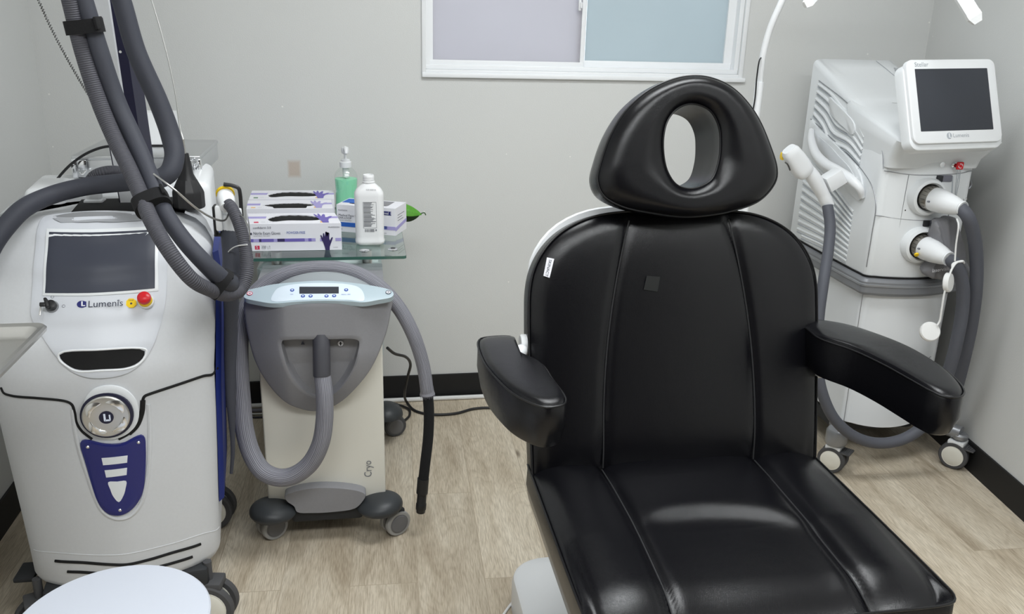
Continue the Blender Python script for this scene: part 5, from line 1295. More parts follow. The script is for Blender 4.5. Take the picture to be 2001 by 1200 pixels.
# soap pump
sc_ = V((-0.062, 2.985, ZT)); sp = thing('soap_dispenser', sc_, 'clear pump bottle half full of green liquid behind the boxes', 'pump bottle')
def ov(prof, cx_=1.0):
    b = bmesh.new(); lathe(b, prof, sc_, (0, 0, 1), 40, sx=0.85, sy=1.0); return b
prof = [(0.030, 0.001), (0.037, 0.004), (0.0385, 0.012), (0.0375, 0.05), (0.0365, 0.09), (0.0385, 0.125), (0.0385, 0.138), (0.034, 0.152), (0.024, 0.163), (0.017, 0.167), (0.0165, 0.172)]
bo = mk('bottle_body', ov(prof), M_clear, sp)
mk('liquid', ov([(0.028, 0.0025), (0.0358, 0.0055), (0.0372, 0.013), (0.0362, 0.05), (0.0352, 0.09), (0.0372, 0.125), (0.0371, 0.130), (0.0369, 0.1305)]), M_soap, bo)
b = bmesh.new(); lathe(b, [(0.0195, 0.168), (0.0200, 0.170), (0.0200, 0.186), (0.0175, 0.188), (0.0150, 0.189), (0.0150, 0.194), (0.010, 0.196)], sc_, (0, 0, 1), 32); lathe(b, [(0.0045, 0.19), (0.0045, 0.216)], sc_, (0, 0, 1), 16)
mk('pump_collar', b, M_whiteplastic, sp)
b = bmesh.new(); lathe(b, [(0.009, 0.214), (0.0125, 0.217), (0.0135, 0.226), (0.0115, 0.235), (0.005, 0.237)], sc_, (0, 0, 1), 24)
tube(b, [sc_+V((0, 0, 0.230)), sc_+V((0.003, -0.020, 0.231)), sc_+V((0.004, -0.034, 0.226)), sc_+V((0.004, -0.037, 0.219))], [0.009, 0.008, 0.0065, 0.005], seg=12); mk('pump_head', b, M_whiteplastic, sp)
b = bmesh.new(); lathe(b, [(0.0035, 0.02), (0.0035, 0.17)], sc_, (0, 0, 1), 12); lathe(b, [(0.010, 0.135), (0.011, 0.15), (0.011, 0.170)], sc_, (0, 0, 1), 16); mk('dip_tube', b, M_milky, bo)
# leaf at the table edge
base = V((0.128, 2.86, 0.800))
lt_ = thing('green_leaf', base, 'shiny green leaf poking out past the right edge of the glass table', 'leaf')
def leafm(cx, cz, L, Wd, Hh, dn, par, nm, m_):
    lf = bmesh.new(); rows = []
    for i in range(21):
        t = i/20; w = Wd*max(0.02, math.sin(math.pi*(t**0.8)))**0.7
        rows.append([V((cx-L/2+L*t, 2.86-0.012*t+w*math.sin(a)*1.0, cz+dn*w/Wd*Hh*(math.cos(a)+0.10*math.sin(a*7+t*5))-0.010*t)) for a in [(-0.5+j/10)*math.pi for j in range(11)]])
    vs = [[lf.verts.new(p) for p in r_] for r_ in rows]
    for i in range(20):
        for j in range(10): lf.faces.new((vs[i][j], vs[i][j+1], vs[i+1][j+1], vs[i+1][j]))
    bmesh.ops.solidify(lf, geom=lf.faces[:], thickness=0.0012); return mk(nm, lf, m_, par)
leafm(0.134, 0.822, 0.100, 0.034, 0.030, 1, lt_, 'upper_leaf', M_leaf)
leafm(0.130, 0.820, 0.092, 0.030, 0.026, -1, lt_, 'lower_leaf', M_leafdark)
base = V((0.098, 2.86, 0.797))
mk('leaf_stem', T([base+V((0.08, -0.01, 0.018)), base+V((0.095, -0.012, 0.022)), base+V((0.10, -0.012, 0.014))], 0.0018, seg=8), M_leafdark, lt_)

# ------------------------------------------------------------------ right machine: laser workstation with louvred side
m2 = thing('laser_workstation', (1.77, 2.72, 0), 'white laser machine with tilted touchscreen, louvred side and two plugged-in hoses', 'laser machine')
def zt2(y): return 1.108+0.375*(y-2.42)
def plan2(off=0.0, n=10, xr=1.905):
    """outline of the machine seen from above, from back-left round the front to back-right"""
    x0, x1, yb2, yfr = 1.588-off, xr+off, 3.02+off*0.3, 2.470-off
    P = [V((x0+0.014, yb2, 0)), V((x0+0.006, 2.85, 0)), V((x0+0.002, 2.70, 0)), V((x0, 2.55, 0)), V((x0+0.001, 2.50, 0))]
    for k in range(1, n): # front left corner
        a = math.pi+ (math.pi/2)*k/n; P.append(V((x0+0.026+0.026*math.cos(a), 2.490-off+0.026*math.sin(a)*1.0, 0)))
    for k in range(0, 13):
        t = k/12; x = x0+0.026+(x1-x0-0.052)*t; P.append(V((x, yfr-0.006-0.030*math.sin(math.pi*t)**0.8, 0)))
    for k in range(1, n):
        a = -math.pi/2+(math.pi/2)*k/n; P.append(V((x1-0.026+0.026*math.cos(a), 2.490-off+0.026*math.sin(a), 0)))
    P += [V((x1, 2.50, 0)), V((x1+0.004, 2.60, 0)), V((x1+0.01, 2.80, 0)), V((x1+0.01, yb2, 0))]
    return P
def ringz(P, z): return [V((p.x, p.y, z)) for p in P]
# lower cabinet
b = bmesh.new(); pl_ = plan2(-0.006, xr=1.915); c_ = V((1.75, 2.74, 0))
def bot(p): return 0.140+0.012*max(0, (2.50-p.y)/0.06)*0 + 0.02*abs((p.x-1.75)/0.17)**2*(1 if p.y < 2.6 else 0.6)
r0 = [V((c_.x+(p.x-c_.x)*0.96, c_.y+(p.y-c_.y)*0.96, bot(p))) for p in pl_]; r1 = [V((p.x, p.y, bot(p)+0.006)) for p in pl_]
loft(b, [r0, r1, ringz(pl_, 0.40), ringz(pl_, 0.632)]); mk('lower_cabinet', b, M_panelwhite, m2, ang=40)
b = bmesh.new(); loft(b, [ringz(plan2(0.000), 0.618), ringz(plan2(0.012), 0.624), ringz(plan2(0.018), 0.632), ringz(plan2(0.018), 0.668), ringz(plan2(0.012), 0.676), ringz(plan2(0.006), 0.678)]); mk('grey_band', b, M_band, m2, ang=30)
b = bmesh.new(); loft(b, [ringz(plan2(0.0185), 0.652), ringz(plan2(0.0205), 0.654), ringz(plan2(0.0205), 0.660), ringz(plan2(0.0185), 0.662)], False, False); mk('band_highlight', b, M_silver, m2)
b = bmesh.new(); loft(b, [ringz(plan2(0.004), 0.676), ringz(plan2(0.004), 0.684)]); mk('shadow_gap', b, M_blackvoid, m2)
# upper cabinet with the sloping top
b = bmesh.new(); pl_ = plan2(0.0); rings = [ringz(pl_, 0.683), ringz(plan2(0.002), 0.688), ringz(plan2(0.001), 0.85), ringz(pl_, 1.00)]
rings.append([V((p.x, p.y, zt2(p.y)-0.022)) for p in pl_])
for off, dz in ((-0.003, -0.012), (-0.009, -0.005), (-0.018, -0.001), (-0.03, 0.0015)):
    rings.append([V((p.x, p.y, zt2(p.y)+dz)) for p in plan2(off)])
cc_ = V((1.75, 2.74, 0))
for s in (0.75, 0.5, 0.25): rings.append([V((cc_.x+(p.x-cc_.x)*s, cc_.y+(p.y-cc_.y)*s, zt2(cc_.y+(p.y-cc_.y)*s)+0.004*(1-s)+0.0015)) for p in plan2(-0.03)])
loft(b, rings); up2b = mk('upper_cabinet', b, M_white, m2, ang=60)
XS = 1.590
def side2(px, py, off=0.0): 
    p = on(px, py, 0, XS-off); return p
def Sz(a, c, off=0.0):   # side surface point by (y,z)
    return V((XS-off+(0.002 if a < 2.7 else 0.002+0.035*max(0, a-2.7)), a, c))
def sidepath(L_, off=0.0, n=8): 
    q = [side2(*p) for p in L_]; P = catmull(q, n); 
    return [V((Sz(p.y, p.z).x-off, p.y, p.z)) for p in P]
def Z5(x, y): return (1540+x/2.609, 100+y/2.609)
def seam2(name, L_, r, m, par, off=0.0): return mk(name, T(sidepath(L_, off), r, seg=8, smooth=False), m, par)
# louvres: upper fan, then lower fan
for k in range(6):
    S_, M_, E_ = (146-6.5*k, 168+37*k), (278-17*k, 292+40*k), (393-6*k, 440+32*k)
    seam2('louvre', [Z5(*S_), Z5((S_[0]+M_[0])/2+6, (S_[1]+M_[1])/2-8), Z5(*M_), Z5((M_[0]+E_[0])/2+14, (M_[1]+E_[1])/2-12), Z5(*E_)], 0.0060, M_white, up2b, 0.0020)
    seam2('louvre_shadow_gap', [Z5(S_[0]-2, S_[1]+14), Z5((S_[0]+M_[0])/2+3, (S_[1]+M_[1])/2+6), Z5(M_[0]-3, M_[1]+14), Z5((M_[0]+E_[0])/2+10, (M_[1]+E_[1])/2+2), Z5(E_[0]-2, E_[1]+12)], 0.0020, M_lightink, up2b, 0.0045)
for k in range(11):
    S_, M_, E_ = (84-5.0*k, 545+40*k), (215-6*k, 690+36*k), (335-3.4*k, 820+25*k)
    if S_[1] > 930: S_ = (50+(S_[1]-930)*0.9, 930+(S_[1]-930)*0.7)
    M_ = ((S_[0]+E_[0])/2+14, (S_[1]+E_[1])/2-6)
    seam2('louvre', [Z5(*S_), Z5(*M_), Z5(*E_)], 0.0060, M_white, up2b, 0.0020)
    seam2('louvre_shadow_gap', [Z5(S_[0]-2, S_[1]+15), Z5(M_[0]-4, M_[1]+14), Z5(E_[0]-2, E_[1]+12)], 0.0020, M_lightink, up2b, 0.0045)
seam2('panel_joint', [Z5(148, 150), Z5(280, 245), Z5(385, 340), Z5(450, 420), Z5(482, 500), Z5(489, 600)], 0.0014, M_silver, up2b, 0.004)
seam2('panel_joint', [Z5(105, 345), Z5(180, 410), Z5(300, 520), Z5(390, 620), Z5(435, 700), Z5(450, 790), Z5(430, 930), Z5(402, 1100)], 0.0014, M_silver, up2b, 0.004)
def fill_side(name, L_, m, off=0.001, th=0.004, par=None):
    q = catmull([side2(*p) for p in L_], 5, True); c = sum(q, V((0, 0, 0)))/len(q); b = bmesh.new()
    f = lambda p, o: V((Sz(p.y, p.z).x-o, p.y, p.z))
    loft(b, [[f(p, off-th) for p in q], [f(p, off-0.0006) for p in q], [f(c+(p-c)*0.985, off) for p in q]]); return mk(name, b, m, par or up2b, ang=40)
fill_side('side_door', [Z5(*p) for p in ((216, 235), (240, 255), (290, 300), (335, 345), (350, 372), (352, 400), (342, 425), (310, 400), (260, 355), (225, 315))], M_white, 0.013, 0.010)
fill_side('handle_plate', [Z5(*p) for p in ((108, 352), (150, 390), (220, 450), (290, 515), (350, 580), (382, 650), (388, 720), (375, 760), (340, 740), (250, 650), (150, 560), (108, 470), (100, 400))], M_white, 0.011, 0.010)
fill_side('handle_recess', [Z5(*p) for p in ((150, 430), (180, 450), (230, 492), (275, 540), (315, 580), (345, 625), (356, 650), (310, 620), (250, 575), (190, 540), (160, 500))], M_panelwhite, 0.0122, 0.002)
hnd = [side2(*Z5(*p), o) for p, o in (((118, 405), 0.010), ((118, 450), 0.028), ((140, 520), 0.040), ((190, 575), 0.045), ((250, 610), 0.045), ((320, 655), 0.038), ((365, 700), 0.024), ((378, 745), 0.008))]
mk('side_handle', T(hnd, [0.010, 0.0135, 0.016, 0.017, 0.0175, 0.0175, 0.016, 0.009], seg=18), M_whiteplastic, m2)
# front joints
def fr2(px, py, off=0.0):
    y = 2.44
    for _ in range(10):
        p = ty(px, py, y); t = min(1, max(0, (p.x-1.614)/0.265)); y = 2.464-0.030*math.sin(math.pi*t)**0.8-off
    return p
def fseam(name, L_, r, m=M_silver, par=None, off=0.0):
    q = catmull([fr2(*p) for p in L_], 10); P = []
    for p in q:
        t = min(1, max(0, (p.x-1.614)/0.265)); P.append(V((p.x, 2.464-0.030*math.sin(math.pi*t)**0.8-off, p.z)))
    return mk(name, T(P, r, seg=8, smooth=False), m, par or up2b)
fseam('panel_joint', [(1728, 334), (1776, 341), (1830, 342), (1880, 338), (1900, 334)], 0.0013)
fseam('panel_joint', [(1776, 341), (1765, 400), (1753, 470), (1743, 534)], 0.0011)
fseam('panel_joint', [(1711, 421), (1760, 428), (1810, 431), (1860, 428)], 0.0013)
fseam('panel_joint', [(1782, 326), (1790, 312), (1810, 301), (1835, 297), (1890, 296), (1910, 296)], 0.0010, M_lightink)
for (x, y) in ((1769, 411), (1753, 500)):
    b = bmesh.new(); lathe(b, [(0.0022, -0.002), (0.0022, 0.001)], fr2(x, y), (0, -1, 0), 12); mk('screw_hole', b, M_blackvoid, up2b)
fseam('panel_joint', [(1691, 557), (1681, 620), (1668, 710), (1650, 829)], 0.0013, par=m2, off=-0.006)
fs = bmesh.new(); p = fr2(1862, 300); box(fs, p, (0.085, 0.012, 0.016), 0.003); mk('card_slot', fs, M_panelwhite, up2b)
mk('case_lettering', text_bm('i6', 0.030, fr2(1808, 702)+V((0, -0.002, 0)), V((1, 0, 0)), V((0, 0, 1)), 0.001), M_greyink, m2, smooth=False)
# console neck under the screen
b = bmesh.new()
def nring(x0, x1, y0, y1, z, sl=0.0): 
    return [p+V((0, 0, (p.y-y0)*sl)) for p in rr2(x0, x1, y0, y1, 0.030, z)]
loft(b, [nring(1.592, 1.902, 2.440, 2.70, 1.035), nring(1.590, 1.906, 2.432, 2.72, 1.062), nring(1.584, 1.918, 2.405, 2.73, 1.095, 0.18), nring(1.580, 1.930, 2.385, 2.74, 1.118, 0.24), nring(1.586, 1.924, 2.392, 2.735, 1.128, 0.26)])
mk('console_neck', b, M_white, m2, ang=50)
# touchscreen
ys_, ts_, rs_ = math.radians(3.295), math.radians(21.72), math.radians(1.46)
r_ = V((math.cos(ys_), math.sin(ys_), 0)); f_ = V((math.sin(ys_), -math.cos(ys_), 0)); upz = V((0, 0, 1))
u_ = upz*math.cos(ts_)-f_*math.sin(ts_); n_ = f_*math.cos(ts_)+upz*math.sin(ts_)
rr_ = r_*math.cos(rs_)+u_*math.sin(rs_); uu_ = u_*math.cos(rs_)-r_*math.sin(rs_)
SO = V((1.7112, 2.3622, 1.2507))
def MS(o): return Matrix(((rr_.x, uu_.x, n_.x, o.x), (rr_.y, uu_.y, n_.y, o.y), (rr_.z, uu_.z, n_.z, o.z), (0, 0, 0, 1)))
def plate2(name, w0, w1, h0, h1, r, d0, d1, m, par, bev=0.002, cx=0, cy=0):
    b = bmesh.new()
    def rg(s, z): 
        x0_, x1_, y0_, y1_ = -w0+s, w1-s, -h0+s, h1-s
        return rr((x0_+x1_)/2+cx, (y0_+y1_)/2+cy, (x1_-x0_)/2, (y1_-y0_)/2, max(0.001, r-s), z)
    loft(b, [rg(bev, d0), rg(0, d0+bev), rg(0, d1-bev), rg(bev*0.3, d1-bev*0.3), rg(bev, d1)]); return mk(name, b, m, par, M=MS(SO), ang=40)
scn = plate2('screen_shell', 0.156, 0.162, 0.146, 0.113, 0.030, -0.055, -0.010, M_white, m2, 0.008)
plate2('screen_frame', 0.150, 0.152, 0.128, 0.120, 0.022, -0.020, 0.000, M_whiteplastic, m2, 0.003)
plate2('touchscreen', 0.123, 0.123, 0.092, 0.092, 0.002, -0.004, 0.0008, M_screen2, m2, 0.0005)
mk('logo_text', text_bm('Stellar', 0.0185, SO+rr_*-0.123+uu_*0.1045+n_*0.0004, rr_, uu_, 0.0004), M_lightink, m2, smooth=False)
mk('logo_text', text_bm('Lumenis', 0.0165, SO+rr_*-0.018+uu_*-0.107+n_*0.0004, rr_, uu_, 0.0004), M_lightink, m2, smooth=False)
b = bmesh.new(); cE = SO+rr_*-0.030+uu_*-0.107
pts = [rr_*(math.cos(2*math.pi*k/24)*0.0085)+uu_*(math.sin(2*math.pi*k/24)*0.0095) for k in range(24)]
loft(b, [[cE+p-n_*0.001 for p in pts], [cE+p+n_*0.0006 for p in pts]]); le = mk('logo_emblem', b, M_lightink, m2, smooth=False)
b = bmesh.new(); box(b, (0, 0.001, 0.0008), (0.003, 0.013, 0.0006)); box(b, (0.003, -0.005, 0.0008), (0.006, 0.0022, 0.0006)); b.transform(MS(cE)); mk('emblem_letter', b, M_whiteplastic, le, smooth=False)
b = bmesh.new(); box(b, (0, 0, -0.06), (0.10, 0.12, 0.05), 0.01); b.transform(MS(SO)); mk('screen_mount', b, M_white, m2)
# vent dots and joint on the sloping top
tn = V((0, -0.375, 1)).normalized(); tO = V((1.75, 2.74, zt2(2.74)+0.0045))
for i in range(4):
    for j in range(4):
        p = onpl(1749+i*5.5+j*1.2, 133+j*3.0-i*0.5+i*1.6, tO, tn); b = bmesh.new(); box(b, p, (0.004, 0.010, 0.001)); mk('vent_slot', b, M_lightink, up2b, smooth=False) if (i+j) % 1 == 0 else None
P = [onpl(x, y, tO, tn) for x, y in ((1712, 119), (1730, 133), (1748, 148), (1768, 163))]; mk('top_joint', T(P, 0.0009, seg=6), M_lightink, up2b)
# key lock and red-tagged key
p = fr2(1841, 322); b = bmesh.new(); lathe(b, [(0.0085, -0.002), (0.0085, 0.002), (0.005, 0.003)], p, (0, -1, 0), 20); lk = mk('service_lock', b, M_chrome, m2)
p = fr2(1862, 322); b = bmesh.new(); lathe(b, [(0.010, -0.002), (0.010, 0.010), (0.006, 0.013)], p, (0, -1, 0), 20); ky = mk('key_switch', b, M_chrome, m2)
b = bmesh.new(); box(b, p+V((0.010, -0.020, 0.0)), (0.024, 0.006, 0.024), 0.004); kt = mk('red_key', b, M_red, ky)
b = bmesh.new(); kq = p+V((0.010, -0.0235, 0))
for a0_ in (0, math.pi):
    tube(b, [kq+V((math.cos(a0_+t*0.35)*0.0065, 0, math.sin(a0_+t*0.35)*0.0065)) for t in range(7)], 0.0011, seg=6, smooth=False)
mk('key_print', b, M_card, kt)
for dx0, dx1, yy in ((0.004, 0.006, 395), (0.010, 0.002, 420), (0.014, 0.012, 385)):
    q = kq+V((dx0-0.01, 0.002, -0.01)); e = ty(1862+dx1*500, yy, q.y+0.01); mk('key_string', T([q, (q+e)/2+V((0.003*random.uniform(-1, 1), 0, 0)), e], 0.0009, seg=6), M_lightink, ky)
b = bmesh.new(); p = fr2(1878, 388); tube(b, [p+V((math.cos(t*0.55)*0.006, -0.02, math.sin(t*0.55)*0.006)) for t in range(9)], 0.0013, seg=6, smooth=False); mk('key_ring', b, M_chrome, ky)
# latches
for (x, y) in ((1838, 349), (1812, 436)):
    p = fr2(x, y); b = bmesh.new(); box(b, p+V((0.012, 0.002, 0)), (0.056, 0.010, 0.020), 0.003); l_ = mk('latch_recess', b, M_hoselight, m2)
    b = bmesh.new(); box(b, p+V((-0.006, -0.004, 0)), (0.020, 0.008, 0.019), 0.002); mk('latch_button', b, M_darkrubber, l_)
# hose connectors
def connector(c, tip, extra):
    ax = (tip-c); L0 = ax.length
    b = bmesh.new(); lathe(b, [(0.060, 0.012), (0.0595, -0.004), (0.055, -0.016), (0.047, -0.020), (0.042, -0.012)], c+V((0, -0.004, 0)), (0, 1, 0), 44, cap0=True, cap1=False); po_ = mk('port_ring', b, M_white, m2)
    b = bmesh.new(); lathe(b, [(0.0395, -0.005), (0.0400, 0.012), (0.0375, 0.030), (0.034, 0.040)], c, ax, 40); pc_ = mk('connector_collar', b, mat('bronze_metal', (0.38, 0.36, 0.33, 1), 0.28, metal=1.0), m2)
    b = bmesh.new()
    for k in range(20):
        a = 2*math.pi*k/20; A, Bv, Cx = frame_of(ax); d = A*math.cos(a)+Bv*math.sin(a)
        tube(b, [c+d*0.0398+Cx*0.002, c+d*0.0385+Cx*0.028], 0.0007, seg=5, smooth=False)
    mk('collar_grip', b, M_darkmetal, pc_)
    b = bmesh.new(); lathe(b, [(0.030, 0.024), (0.0365, 0.030), (0.0375, 0.040), (0.0350, L0*0.5), (0.028, L0*0.78), (0.0215, L0*0.94), (0.0205, L0)], c, ax, 40); cn = mk('connector', b, M_whiteplastic, m2)
    b = bmesh.new(); lathe(b, [(0.0215, 0), (0.0225, 0.003), (0.0215, 0.006)], tip-ax.normalized()*0.006, ax, 30); mk('connector_rim', b, M_whiteplastic, cn)
    for (x, y) in extra:
        q = ty(x, y, (c.y+tip.y)/2-0.030); b = bmesh.new(); lathe(b, [(0.0032, -0.004), (0.0030, 0.0028)], q, (q-((c+tip)/2)), 12); mk('screw', b, M_greyink, cn)
    return cn
c1 = fr2(1810, 384); t1 = ty(1882, 408, 2.300); connector(c1, t1, [(1814, 394), (1849, 407)])
c2 = fr2(1795, 478); t2 = ty(1855, 506, 2.300); cn2 = connector(c2, t2, [(1795, 486), (1829, 500)])
b = bmesh.new(); q = ty(1791, 498, 2.385); lathe(b, [(0.007, -0.003), (0.0065, 0.002)], q, (-0.2, -1, -0.7), 12); mk('yellow_dot', b, M_yellow, cn2)
mk('supply_hose', T([t1-(t1-c1).normalized()*0.012]+px_path([(1889, 420, 2.288), (1902, 455, 2.29), (1908, 505, 2.30), (1907, 565, 2.31), (1898, 635, 2.33), (1884, 700, 2.35), (1866, 770, 2.40), (1850, 815, 2.50)]), 0.0195, seg=20), M_hose, m2)
hp2c = [(1867, 517, 2.295), (1880, 550, 2.295), (1881, 600, 2.30), (1870, 665, 2.30), (1854, 725, 2.31), (1832, 785, 2.32), (1803, 833, 2.33), (1765, 858, 2.335), (1715, 866, 2.335), (1668, 852, 2.335), (1630, 818, 2.34), (1606, 765, 2.35), (1596, 700, 2.37), (1600, 620, 2.40), (1610, 545, 2.44), (1619, 485, 2.50), (1622, 440, 2.54), (1617, 402, 2.57)]
mk('supply_hose', T([t2-(t2-c2).normalized()*0.012]+px_path(hp2c), [0.0195, 0.0195, 0.019, 0.018, 0.0175, 0.0175, 0.0175], seg=20, n=9), M_hose, m2)
# hand piece on its side rest
hy = 2.58
def hpp(x, y, d=0.0): return ty(x, y, hy+d)
hp_ = bmesh.new()
tube(hp_, [hpp(1616, 398), hpp(1611, 386), hpp(1600, 365), hpp(1588, 345), hpp(1578, 332)], [0.0165, 0.0205, 0.0225, 0.023, 0.021], seg=24)
hpc = mk('handpiece', hp_, M_whiteplastic, m2)
b = bmesh.new(); A_, B_, C_ = hpp(1543, 292, -0.02), hpp(1556, 325, 0), hpp(1582, 345, 0)
rings = []
for k in range(11):
    t = k/10; c = hpp(1541+ (1574-1541)*t, 291+(340-291)*t, -0.01+0.01*t); w = 0.026+0.007*math.sin(math.pi*t*0.8); h_ = 0.022+0.006*t
    if k in (0, 10): w *= 0.82; h_ *= 0.8
    ax_ = (hpp(1574, 340)-hpp(1541, 291, -0.01)).normalized(); sidev = ax_.cross(V((0, 1, 0))).normalized(); dpv = ax_.cross(sidev)
    rings.append([c+sidev*(math.copysign(abs(math.cos(a*math.pi/14))**0.75, math.cos(a*math.pi/14))*w)+dpv*(math.copysign(abs(math.sin(a*math.pi/14))**0.75, math.sin(a*math.pi/14))*h_) for a in range(28)])
loft(b, rings); hh = mk('handpiece_head', b, M_whiteplastic, hpc, ang=50)
for (x, y, rx_, rz_) in ((1530.5, 306, 0.0036, 0.012), (1574.5, 333.5, 0.010, 0.0050)):
    p = hpp(x, y, 0.002 if x < 1550 else -0.024); b = bmesh.new(); loft(b, [[p+V((rx_*math.cos(t*math.pi/10), d, rz_*math.sin(t*math.pi/10))) for t in range(20)] for d in (0.016, 0.0)]); mk('yellow_button', b, M_yellow, hh)
b = bmesh.new(); p = hpp(1541, 325, -0.026); tube(b, [hpp(1534, 317, -0.024), hpp(1538, 320, -0.026), p, hpp(1544, 333, -0.026)], 0.0024, seg=8); mk('trigger_mark', b, M_darkmetal, hh)
mk('hose_cuff', T([hpp(1618, 402), hpp(1612, 388), hpp(1607, 378)], [0.0205, 0.021, 0.0205], seg=24), M_whiteplastic, hpc)
b = bmesh.new(); p = hpp(1635, 340, 0.02); box(b, V((0, 0, 0)), (0.060, 0.05, 0.050), 0.003, Matrix.Translation(hpp(1628, 351, 0.015)) @ Matrix.Rotation(math.radians(-32), 4, 'Y')); box(b, V((0, 0, 0)), (0.075, 0.022, 0.024), 0.003, Matrix.Translation(V((1.553, 2.60, hpp(1640, 355).z)))); mk('handpiece_rest', b, M_whiteplastic, m2)
# undercarriage
b = bmesh.new(); box(b, (1.755, 2.76, 0.118), (0.30, 0.46, 0.05), 0.01); mk('chassis', b, M_darkrubber, m2)
pL = tz(1628, 921, 0); pR = tz(1868, 914, 0)
for i_, (p, (kx, kz)) in enumerate(((pL, (1.68, 0.135)), (pR, (1.84, 0.125)))):
    b = bmesh.new(); tube(b, [V((kx, 2.62, 0.125)), V(((kx+p.x)/2, (2.62+p.y)/2+0.02, 0.130)), V((p.x, p.y+0.01, 0.128))], [0.030, 0.027, 0.024], seg=16)
    lathe(b, [(0.034, 0.102), (0.036, 0.108), (0.036, 0.148), (0.031, 0.156), (0.012, 0.159)] if i_ == 0 else [(0.020, 0.106), (0.026, 0.110), (0.026, 0.122), (0.02, 0.128)], (p.x, p.y+0.012, 0), (0, 0, 1), 28); mk('outrigger', b, M_silver, m2)
caster(m2, (pL.x, pL.y+0.014, 0), R=0.046, w=0.020, gap=0.018, rot=0.75, top=0.105, m_h=M_warmwhite)
caster(m2, (pR.x-0.002, pR.y+0.014, 0), R=0.048, w=0.020, gap=0.020, rot=0.62, top=0.108, m_h=M_warmwhite)
for x in (1.66, 1.86): caster(m2, (x, 2.98, 0), R=0.046, w=0.020, gap=0.018, rot=0.1, top=0.105, brake=False)
# dark rear sleeve and hook on the right flank
b = bmesh.new(); loft(b, [rr2(1.915, 1.955, 2.56, 2.98, 0.012, z) for z in (0.16, 0.60, 0.93)]+[rr2(1.92, 1.95, 2.62, 2.96, 0.010, 0.985)]); mk('side_cover', b, M_rubber, m2, ang=40)
mk('side_hook', T([V((1.915, 2.56, 1.0)), V((1.945, 2.55, 0.99)), V((1.962, 2.545, 0.965)), V((1.957, 2.545, 0.95))], 0.0032, seg=8), M_silver, m2)
# white blanking caps on their cord
cap_th = thing('port_caps', ty(1817, 648, 2.27), 'pair of round white caps hanging on a cord from the lower hose', 'port caps')
def cap(x, y, yy, ax, r):
    p = ty(x, y, yy); b = bmesh.new(); lathe(b, [(r*0.92, -0.008), (r, -0.006), (r, 0.004), (r*0.9, 0.008), (r*0.3, 0.009)], p, ax, 36); mk('cap', b, M_cord, cap_th)
cap(1853, 552, 2.262, (0.55, -0.72, 0.15), 0.0295); cap(1817, 648, 2.262, (-0.25, -0.85, 0.42), 0.0300)
mk('cord', T(px_path([(1881, 511, 2.266), (1870, 513, 2.266), (1861, 524, 2.262), (1853, 545, 2.252), (1845, 575, 2.250), (1840, 605, 2.250), (1836, 628, 2.252), (1831, 636, 2.252)]), 0.0030, seg=8), M_cord, cap_th)
b = bmesh.new(); hk = t2+V((0.022, -0.01, -0.010)); tube(b, [ty(1861, 524, 2.262), ty(1862, 516, 2.268), ty(1880, 510, 2.27), ty(1884, 514, 2.285)], 0.0032, seg=8); mk('cord_clip', b, M_cord, cap_th)
mk('cord', T(px_path([(1870, 428, 2.295), (1873, 440, 2.275), (1868, 480, 2.275), (1866, 510, 2.272)]), 0.0026, seg=8), M_cord, cap_th)
# eyewear pouch
pc = [(1826, 434), (1840, 426), (1862, 424), (1872, 438), (1880, 470), (1887, 505), (1890, 532), (1880, 542), (1850, 545), (1818, 543), (1806, 532), (1816, 510), (1822, 480), (1822, 455)]
P2 = catmull([ty(x, y, 2.385) for x, y in pc], 5, True); c = sum(P2, V((0, 0, 0)))/len(P2); b = bmesh.new(); rings = []
for s, d in ((0.94, 0.022), (1.0, 0.010), (1.0, -0.004), (0.93, -0.014), (0.8, -0.018), (0.6, -0.020), (0.4, -0.021), (0.2, -0.021)):
    rings.append([V((c.x+(p.x-c.x)*s, 2.385+d-0.008*math.sin((p.x-c.x)*s*190+(p.z-c.z)*s*60+math.sin(p.z*30)*1.5)*min(1, s*1.2), c.z+(p.z-c.z)*s)) for p in P2])
loft(b, rings)
pou = thing('mesh_pouch', (c.x, c.y, c.z-0.05), 'crumpled grey mesh pouch hanging behind the plugged-in hoses', 'pouch'); po2_ = mk('pouch_body', b, M_bag, pou, ang=60)
mk('pouch_lettering', text_bm('laservision', 0.0165, ty(1821, 529, 2.350), (ty(1880, 521, 2.350)-ty(1821, 529, 2.350)), V((0, 0, 1)), 0.002), M_card, po2_, smooth=False)
mk('drawstring', T([ty(1848, 430, 2.37), ty(1852, 425, 2.39), ty(1858, 400, 2.40), ty(1862, 345, 2.41)], 0.0016, seg=6), M_lightink, pou)

# ------------------------------------------------------------------ white floor lamp with hanging arms
lp_b = V((1.175, 2.58, 0))
lamp = thing('curved_floor_lamp', lp_b, 'thin white curved floor lamp rising behind the headrest, with hanging light arms', 'floor lamp')
pole = [V((1.197, 2.58, 0.02)), V((1.197, 2.58, 0.7)), ty(1478, 210, 2.58), ty(1484, 160, 2.58), ty(1490, 112, 2.57), ty(1503, 62, 2.56), ty(1519, 22, 2.55), ty(1540, -18, 2.54), ty(1590, -70, 2.53), ty(1690, -120, 2.50), ty(1760, -120, 2.48)]
mk('pole', T(pole[:4], 0.0135, seg=18, n=6), M_whiteplastic, lamp)
mk('gooseneck', T(pole[3:], 0.0098, seg=16, n=8), M_whiteplastic, lamp)
b = bmesh.new(); lathe(b, [(0.145, 0), (0.145, 0.012), (0.13, 0.02), (0.02, 0.026)], (1.197, 2.58, 0.0), (0, 0, 1), 48); mk('base', b, M_whiteplastic, lamp)
b = bmesh.new(); lathe(b, [(0.03, -0.02), (0.04, 0), (0.03, 0.02)], ty(1760, -120, 2.46), (0, 0, 1), 24); hb2 = mk('lamp_hub', b, M_whiteplastic, lamp)
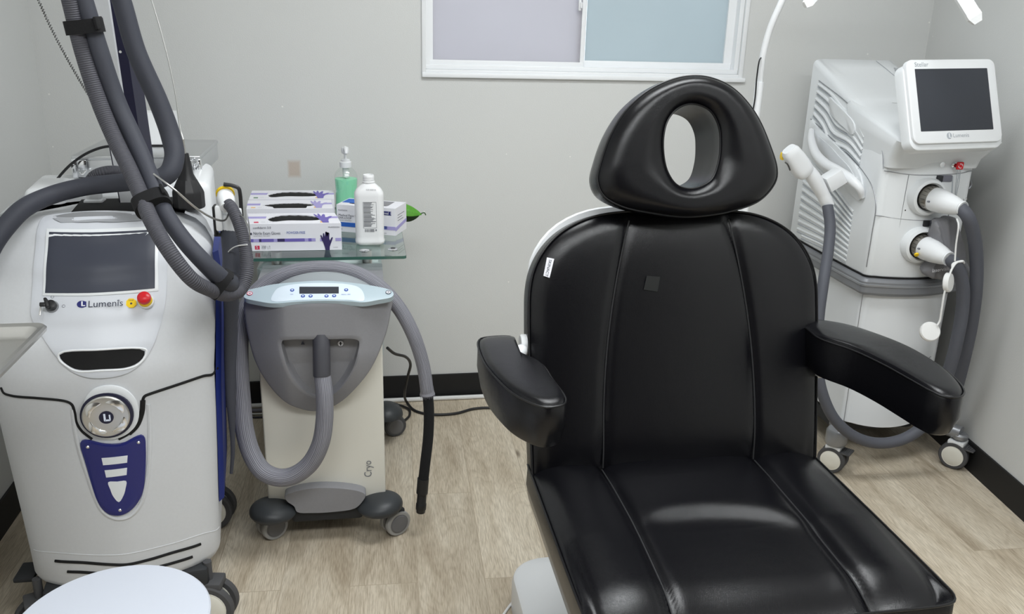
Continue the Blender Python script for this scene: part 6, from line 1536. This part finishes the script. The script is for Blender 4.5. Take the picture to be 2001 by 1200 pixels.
def arm(A, Bp, w):
    b = bmesh.new(); d = (Bp-A).normalized(); s = d.cross(V((0, 1, 0))).normalized(); n = d.cross(s)
    def R(c, k, m=1.0): return [c+s*(x*w*k)+n*(y*w*0.62*k) for x, y in ((-1, -.3), (-.3, -1), (.6, -1), (1, -.3), (1, .6), (-1, .6))]
    loft(b, [R(A, 1), R(Bp, 1)]); a = mk('light_arm', b, M_whiteplastic, lamp, smooth=False)
    b = bmesh.new(); loft(b, [R(Bp, 1.04), R(Bp+d*0.012, 1.04), R(Bp+d*0.030, 0.6)]); mk('arm_end_cap', b, M_milky, a, smooth=False)
arm(ty(1815, -110, 2.30), ty(1899, 26, 2.22), 0.019)
arm(ty(1690, -110, 2.46), ty(1584, -2, 2.34), 0.015)
mk('power_cord', T([ty(1487, 113, 2.56), ty(1484, 118, 2.555), ty(1479, 150, 2.56), ty(1475, 195, 2.565), V((1.178, 2.575, 1.1)), V((1.176, 2.575, 0.6)), V((1.178, 2.57, 0.06))], 0.0022, seg=8), M_black, lamp)

# ------------------------------------------------------------------ cables along the floor
def fpath(L_): return [tz(x, y, z) for x, y, z in L_]
tag(mk('white_floor_cable', T([V((-0.45, 3.145, 0.009)), V((-0.1, 3.140, 0.009)), V((0.3, 3.138, 0.009)), V((0.7, 3.138, 0.009)), V((1.1, 3.142, 0.009))], 0.0085, seg=12), M_cord), 'thick white cable running along the foot of the back wall', 'cable')
for k, (yy, r_) in enumerate(((3.10, 0.007), (3.07, 0.005), (3.045, 0.004))):
    tag(mk('grey_floor_cable', T([V((-0.50, yy+0.01, r_)), V((-0.30, yy, r_)), V((-0.13, yy+0.005, r_)), V((0.02, yy+0.02, r_))], r_, seg=10), (M_hoselight, M_wire, M_hosedark)[k]), ('light grey cable on the floor, nearest the wall of those beside the cooling machine', 'thin metallic cable on the floor, middle one beside the cooling machine', 'dark thin cable on the floor, farthest from the wall beside the cooling machine')[k], 'cable')
bk1 = [ty(757, 680, 2.66), ty(771, 691, 2.70), ty(792, 697, 2.76), ty(802, 712, 2.86), ty(797, 735, 2.94), ty(791, 765, 3.0), tz(795, 786, 0.012), tz(812, 803, 0.006), tz(845, 810, 0.006), tz(890, 808, 0.006), tz(925, 799, 0.006), tz(955, 797, 0.006), tz(990, 801, 0.006), V((0.75, 2.95, 0.006))]
tag(mk('black_power_cable', T(bk1, 0.0050, seg=10), M_black), 'black power cable dropping from the cooling machine and crossing the floor towards the chair', 'cable')
lp = fpath([(768, 788, 0.02), (785, 793, 0.010), (799, 800, 0.006), (800, 812, 0.006), (794, 819, 0.006), (789, 822, 0.008)])
tag(mk('looped_cable', T(lp, 0.0045, seg=10), M_black), 'short black cable loop beside the rear castor of the cooling machine', 'cable')
tag(mk('white_chair_cord', T(fpath([(975, 1215, 0.004), (990, 1192, 0.004), (1002, 1176, 0.004)]), 0.0035, seg=8), M_cord), 'thin white cord on the floor beside the chair base', 'cord')
